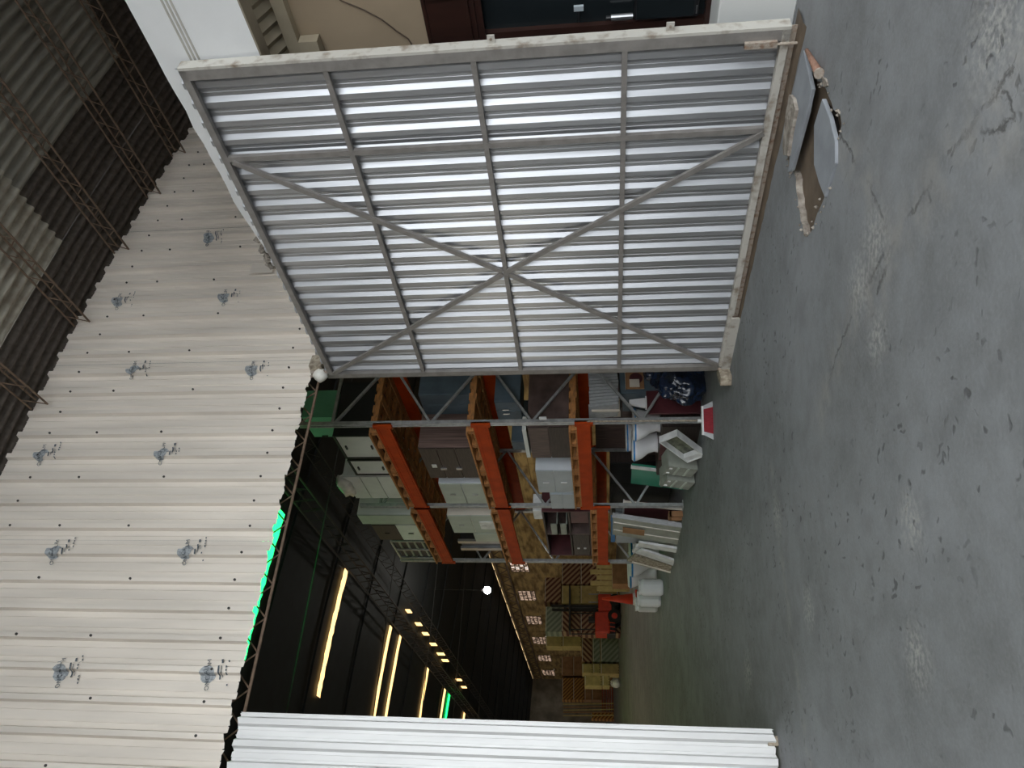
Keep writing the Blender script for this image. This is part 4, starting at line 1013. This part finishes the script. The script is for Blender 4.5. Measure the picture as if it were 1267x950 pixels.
origin_to(o, (5.8, 13.9, 1.28)); tag(o, 'narrow blue plank lying across the tops behind the wrapped panel', 'plank')
def plank(label, c, size, R, m, name='plank'):
    o = MB().obox(c, size, R).build(name, m, bevel=.004); origin_to(o, c); return tag(o, label, 'plank')
plank('white plank leaning nearest the wrapped panel, upper one', (5.50, 14.02, .48), (.05, .20, .74), RX(.05) @ RY(.15), 'white_plastic', 'white_plank')
plank('white plank lying slanted over the brown board', (5.46, 14.45, .46), (.05, .22, .86), RX(.50) @ RY(.12), 'white_plastic', 'white_plank')
plank('short white block wedged above the slanted white plank', (5.60, 14.38, .86), (.06, .30, .12), RX(.2), 'white_plastic', 'white_block')
t = thing('brown_board', 'brown veneered board with pale edge leaning in front of the far toilets', 'board', (5.5, 14.9, fz(14.9)))
MB().obox((5.52, 14.95, .55), (.05, .34, .92), RX(.42) @ RY(.1)).build('board', 'old_wood', t); MB().obox((5.49, 15.10, .52), (.06, .03, .92), RX(.42) @ RY(.1)).build('pale_edge', 'cream', t)
t = thing('timber_frame', 'small timber frame on the floor in front of the maroon board', 'frame', (5.6, 12.7, fz(12.7)))
for yy in (12.72, 12.88): MB().box((5.56, yy, fz(12.7)), (5.66, yy+.05, .34)).build('post', 'cardboard', t)
MB().box((5.56, 12.72, .30), (5.66, 12.93, .35)).build('rail', 'cardboard', t)
t = thing('tubular_stand', 'light tubular steel frame standing inside the far bay', 'frame', (6.5, 14.7, fz(14.7)))
for yy in (14.3, 15.1): MB().bar((6.5, yy, fz(14.7)), (6.5, yy, 1.36), .035).build('post', 'galv', t)
MB().bar((6.5, 14.3, 1.34), (6.5, 15.1, 1.34), .035).build('rail', 'galv', t); MB().bar((6.5, 14.3, .8), (6.5, 15.1, 1.3), .03).build('strut', 'galv', t)
tt = onF(812, 722)
toilet('white toilet with a blue seat behind the brown board, nearer to the rack', 6.62, 17.5, fz(17.5), 1.6, tank=False)
toilet('white toilet with a blue seat at the end of the row beside the orange cone', 6.62, 18.3, fz(18.3), 1.6, tank=False)
for i, (x, y, lb) in enumerate(((5.72, 17.05, 'white ceramic drum in front of the far toilets, nearest the brown board'), (5.68, 17.75, 'white ceramic drum in front of the far toilets, middle'), (5.82, 18.6, 'white ceramic drum in front of the far toilets, next to the cone'))):
    t = thing('ceramic_drum', lb, 'ceramic', (x, y, fz(y)), 'ceramic drums on the hall floor')
    z = fz(y); MB().loft([((x, y, z), .16, .16), ((x, y, z+.05), .19, .19), ((x, y, z+.44), .19, .19), ((x, y, z+.5), .15, .15)], 16).build('drum', 'ceramic', t, smooth=False); MB().loft([((x, y, z+.5), .17, .17), ((x, y, z+.53), .17, .17)], 16).build('rim', 'white_plastic', t)

# ================================================================== FAR HALL
cb = onF(788, 741); hgt = 1.18
t = thing('traffic_cone', 'tall orange-red traffic cone on the hall floor past the toilets', 'cone', (cb.x, cb.y, cb.z))
MB().loft([((cb.x, cb.y, cb.z+.04), .2, .2), ((cb.x, cb.y, cb.z+hgt*.55), .12, .12), ((cb.x, cb.y, cb.z+hgt), .035, .035)], 16).build('cone_body', 'cone_red', t, smooth=True)
MB().box((cb.x-.25, cb.y-.25, cb.z-.01), (cb.x+.25, cb.y+.25, cb.z+.05)).build('base', 'cone_red', t, bevel=.01); MB().loft([((cb.x, cb.y, cb.z+.05), .215, .215), ((cb.x, cb.y, cb.z+.14), .20, .20)], 16).build('band', 'white_plastic', t)
# forklift, facing right in the upright picture
fb = onF(768, 762); FY = fb.y-.6
def fx(y): return onY(760, y, FY).x
k = (fx(752)-fx(762))/10        # metres per pixel
zf = fz(FY)
fl_ = thing('forklift', 'red forklift with a raised black mast parked before the striped cartons', 'forklift', (fx(760), FY, zf))
def fpx(x0, x1, ya, yb, d0, d1, nm, m, bevel=.02):
    a, b = onY(x1, yb, FY), onY(x0, ya, FY)
    return MB().box((a.x, FY+d0, max(zf, a.z)), (b.x, FY+d1, b.z)).build(nm, m, fl_, bevel=bevel)
fpx(736, 755, 756, 783, 0, 1.0, 'engine_hood', 'red_paint', .06); fpx(740, 757, 734, 756, .05, .95, 'front_body', 'red_paint', .04); fpx(750, 762, 738, 784, .1, .9, 'chassis', 'black', .02)
fpx(728, 737, 760, 766, .3, .7, 'seat_back', 'black'); fpx(734, 738, 752, 764, .25, .75, 'seat', 'black')
for y_, r_ in ((762, 8.2), (742, 7.2)):
    for d_ in (-.05, .85):
        c = onY(760, y_, FY); r = r_*k; c.z = zf+r
        w_ = MB().tube((c.x, FY+d_, c.z), (c.x, FY+d_+.22, c.z), r, 20).build('wheel', 'rubber', fl_)
        MB().tube((c.x, FY+d_-.01, c.z), (c.x, FY+d_+.23, c.z), r*.45, 12).build('rim', 'red_paint', w_)
for d_ in (.15, .8): a, b = onY(682, 748, FY), onY(760, 748, FY); MB().box((a.x-.06, FY+d_, zf+.15), (a.x+.06, FY+d_+.1, a.z)).build('mast_rail', 'black', fl_)
a = onY(700, 748, FY); MB().box((a.x-.05, FY+.15, a.z), (a.x+.05, FY+.9, a.z+.1)).build('mast_crossbar', 'black', fl_)
for y_ in (752, 778):
    for d_ in (.08, .9): a, b = onY(706, y_, FY), onY(738, y_, FY); MB().bar((a.x, FY+d_, a.z), (b.x, FY+d_, b.z), .05).build('guard_post', 'black', fl_)
a, b = onY(705, 724, FY), onY(705, 779, FY); MB().box((b.x, FY+.05, a.z-.03), (a.x, FY+.95, a.z+.05)).build('overhead_guard', 'black', fl_)
for d_ in (.3, .65): a, b = onY(763, 745, FY), onY(763, 716, FY); MB().box((a.x, FY+d_, zf+.12), (b.x, FY+d_+.1, zf+.17)).build('fork', 'galv', fl_)
for y_ in (731, 741): a, b = onY(728, y_, FY), onY(758, y_, FY); MB().bar((a.x, FY+.5, a.z), (a.x, FY+.5, b.z), .05).build('carriage_bar', 'galv', fl_)
for q in range(3): a, b = onY(752, 770+5*q, FY), onY(761, 771+5*q, FY); MB().bar((a.x, FY-.03, a.z), (b.x, FY-.03, b.z), .03).build('step_bar', 'cone_red', fl_)
# striped cartons: rectangles on frontal planes; every box is a thing
def fbox(label, x0, x1, ya, yb, Y, m, dep=.9, ground=False, name='striped_carton', group='cartons stacked along the ochre wall'):
    A, B = onY(x1, yb, Y), onY(x0, ya, Y)
    z0 = fz(Y+.0) if ground else A.z
    t = thing(name, label, 'carton', ((A.x+B.x)/2, Y+dep/2, z0), group)
    g_ = .012
    o = MB().box((A.x+g_, Y, z0 if ground else z0), (B.x-g_, Y+dep, B.z-.004)).build('body', m, t, bevel=.01)
    MB().box((A.x+g_+.02, Y-.006, B.z-.06), (B.x-g_-.02, Y, B.z-.035)).build('top_seam', 'cream', t)
    if m == 'carton_yellow':
        for i in range(4): xx = A.x+(B.x-A.x)*(i+.5)/4; MB().box((xx-.03, Y-.005, z0+.02), (xx+.03, Y, z0+.05)).build('slot', 'black', t)
    return t
YA, YB_, YC, YD = 39.2, 42.5, 41.0, 54.0
SP = [('brown striped carton, top of the column between rack end and forklift mast', 674, 694, 714, 745, YA, 'brown_stripe', 0),
 ('brown striped carton beside the rack end, second row down', 695, 717, 692, 723, YA, 'brown_stripe', 0),
 ('brown striped carton beside the rack end, third row down', 718, 741, 692, 723, YA, 'brown_stripe', 0),
 ('plain brown carton at floor level beside the rack end', 742, 768, 692, 723, YA, 'cardboard', 1),
 ('plain yellow carton under the top brown striped carton', 695, 717, 724, 747, YA, 'carton_yellow', 0),
 ('plain yellow carton behind the forklift carriage', 718, 739, 724, 747, YA, 'carton_yellow', 0),
 ('plain yellow carton at floor level behind the forklift wheels', 740, 768, 724, 747, YA, 'carton_yellow', 1),
 ('grey striped carton on top of the column behind the forklift', 675, 694, 750, 782, YA, 'grey_stripe', 0),
 ('brown striped carton under the grey one, with opposite stripes', 695, 717, 750, 782, YA, 'brown_stripe_b', 0),
 ('brown striped carton just above the forklift hood', 718, 738, 750, 784, YA, 'brown_stripe', 0),
 ('brown striped carton at floor level behind the forklift hood', 739, 768, 750, 784, YA, 'brown_stripe_b', 1),
 ('plain yellow carton on top, beside the grey striped one', 675.5, 695.5, 785, 800, YB_, 'carton_yellow', 0),
 ('plain yellow carton second down beside the brown striped column', 696, 718.5, 785, 800, YB_, 'carton_yellow', 0),
 ('narrow brown striped carton over the two grey striped cartons', 719.5, 732, 787, 819, YB_, 'brown_stripe_b', 0),
 ('thin grey striped carton over the large grey striped one', 733, 742, 787, 819, YB_, 'grey_stripe', 0),
 ('large grey striped carton on the floor past the forklift hood', 743, 765.5, 787, 819, YB_, 'grey_stripe', 1),
 ('plain yellow carton, top of the plain column beside the grey stripes', 720, 732.5, 820.5, 833, YB_, 'carton_yellow', 0),
 ('plain yellow carton in the middle of the plain column', 733.5, 742, 820.5, 833, YB_, 'carton_yellow', 0),
 ('plain yellow carton on the floor of the plain column', 743, 764.5, 820.5, 834, YB_, 'carton_yellow', 1),
 ('wide yellow carton above the white sack', 723, 744, 835, 848.5, YC, 'carton_yellow', 0),
 ('yellow carton resting on the white sack', 745, 754.5, 835, 848.5, YC, 'carton_yellow', 0),
 ('plain orange carton at the top of the far orange stack', 695, 708, 812, 836, YD, 'cardboard', 0),
 ('orange striped carton, upper one of the far orange stack', 695.5, 708, 838, 866, YD, 'orange_stripe', 0),
 ('orange striped carton, lower one of the far orange stack', 709, 722, 838, 866, YD, 'orange_stripe', 0),
 ('plain orange carton under the orange striped ones', 723, 731, 838, 866, YD, 'cardboard', 0),
 ('plain brown carton under the far orange stack', 732, 744, 838, 866, YD, 'cardboard', 0),
 ('orange striped carton at the foot of the leaning sticks', 731, 743.5, 868, 886, YD-.6, 'orange_stripe', 1)]
SP = [q if 'foot of the leaning' not in q[0] else (q[0], 731, 760, 880, 890, YD-.9, 'orange_stripe', 1) for q in SP]
SP += [('plain brown carton under the top plain orange one', 709, 722, 812, 836, YD, 'cardboard', 0), ('plain yellow carton low in the far orange stack', 723, 744, 812, 836, YD, 'carton_yellow', 0), ('long brown carton at the floor below the far orange stack', 745, 760, 812, 848, YD, 'cardboard', 1)]
SP = [list(r) for r in SP]; SP[0][2] = 693.6
for r in SP:
    if r[7] or r is SP[0]: continue
    below = [q for q in SP if q[5] == r[5] and q[3] < r[4] and q[4] > r[3] and r[2]-1 < q[1] < r[2]+3]
    if below: r[2] = min(q[1] for q in below)-.3
for lb, x0, x1, ya, yb, Y, m, gr in SP: fbox(lb, x0, x1, ya, yb, Y, m, ground=bool(gr))
# white sack
a, b = onY(755.5, 837, YC), onY(770, 849, YC)
t = thing('white_sack', 'white stuffed sack on the floor under the yellow cartons', 'sack', ((a.x+b.x)/2, YC+.3, fz(YC)))
zc = (fz(YC)+a.z)/2; mb_ = crumple('sack_body', 'sack', ((a.x+b.x)/2, YC+.35, zc), (abs(a.x-b.x)/2, .35, (a.z-fz(YC))/2), 6, t, amp=.12, sub=3); MB().tube(((a.x+b.x)/2, YC+.1, a.z-.06), ((a.x+b.x)/2, YC+.02, a.z-.02), .05, 7).build('sack_tie', 'cream', t)
# red bottle crates
for i, (x0, x1, ya, yb, lb) in enumerate(((744.5, 750.5, 849.5, 864, 'red bottle crate, upper one next to the sack'), (751, 757.5, 849.5, 864, 'red bottle crate on the floor next to the sack'), (744.5, 750.5, 864.5, 879, 'red bottle crate, upper one near the gate leaf'), (751, 757.5, 864.5, 879, 'red bottle crate on the floor near the gate leaf'))):
    Y = YD-.4; A, B = onY(x1, yb, Y), onY(x0, ya, Y); z0 = fz(Y) if i % 2 else A.z; z1 = B.z
    t = thing('bottle_crate', lb, 'crate', ((A.x+B.x)/2, Y, z0), 'red bottle crates at the hall end')
    MB().box((A.x, Y+.03, z0), (B.x, Y+.5, z0+.03)).build('base', 'red_crate', t)
    for (p, q) in (((A.x, Y), (B.x, Y+.02)), ((A.x, Y+.48), (B.x, Y+.5)), ((A.x, Y), (A.x+.02, Y+.5)), ((B.x-.02, Y), (B.x, Y+.5))):
        for s in range(3): zz = z0+(z1-z0)*s/2.6; MB().box((*p, zz), (*q, zz+(z1-z0)*.2)).build('rail', 'red_crate', t)
    for s in range(6): xx = A.x+(B.x-A.x)*(s+.5)/6; MB().box((xx-.012, Y-.01, z0), (xx+.012, Y, z1-.02)).build('slat', 'cardboard', t)
# leaning sticks
for i in range(5):
    yb_ = 870+3.6*i; a = onY(752, yb_, YD-2.2); b = onY(697, yb_+random.uniform(-1.5, 1.5), YD-1.2)
    o = MB().bar((a.x, YD-2.2, fz(YD-2.2)+.02), (b.x, YD-1.2, b.z), .07, .05).build('leaning_stick', 'cardboard' if i % 2 else 'carton_yellow'); origin_to(o, (a.x, YD-2.2, fz(YD-2.2)))
    tag(o, 'wooden stick leaning at the hall end, %s from the red crates' % ['first', 'second', 'third', 'fourth', 'fifth'][i], 'stick', 'sticks leaning at the hall end')
# planks standing upright past the rack end
for i in range(5):
    y_ = 700+7*i; Y = 30.0+.02*i; a = onY(744, y_, Y); 
    h_ = 1.55 if i % 2 else 1.3
    o = MB().box((a.x-.10, Y, fz(Y)), (a.x+.09, Y+.06, fz(Y)+h_)).build('standing_plank', 'carton_yellow', bevel=.006); origin_to(o, (a.x, Y, fz(Y)))
    tag(o, 'yellowish plank standing past the rack end, %s from the rack post' % ['first', 'second', 'third', 'fourth', 'fifth'][i], 'plank', 'planks standing past the rack end')
t = carton('carton', 'brown carton on the floor in front of the standing planks', (9.35, 27.5, fz(27.5)), (10.25, 28.1, fz(27.5)+.75), 'cardboard')
A = onY(765, 704, 27.5); B = onY(765, 733, 27.5)
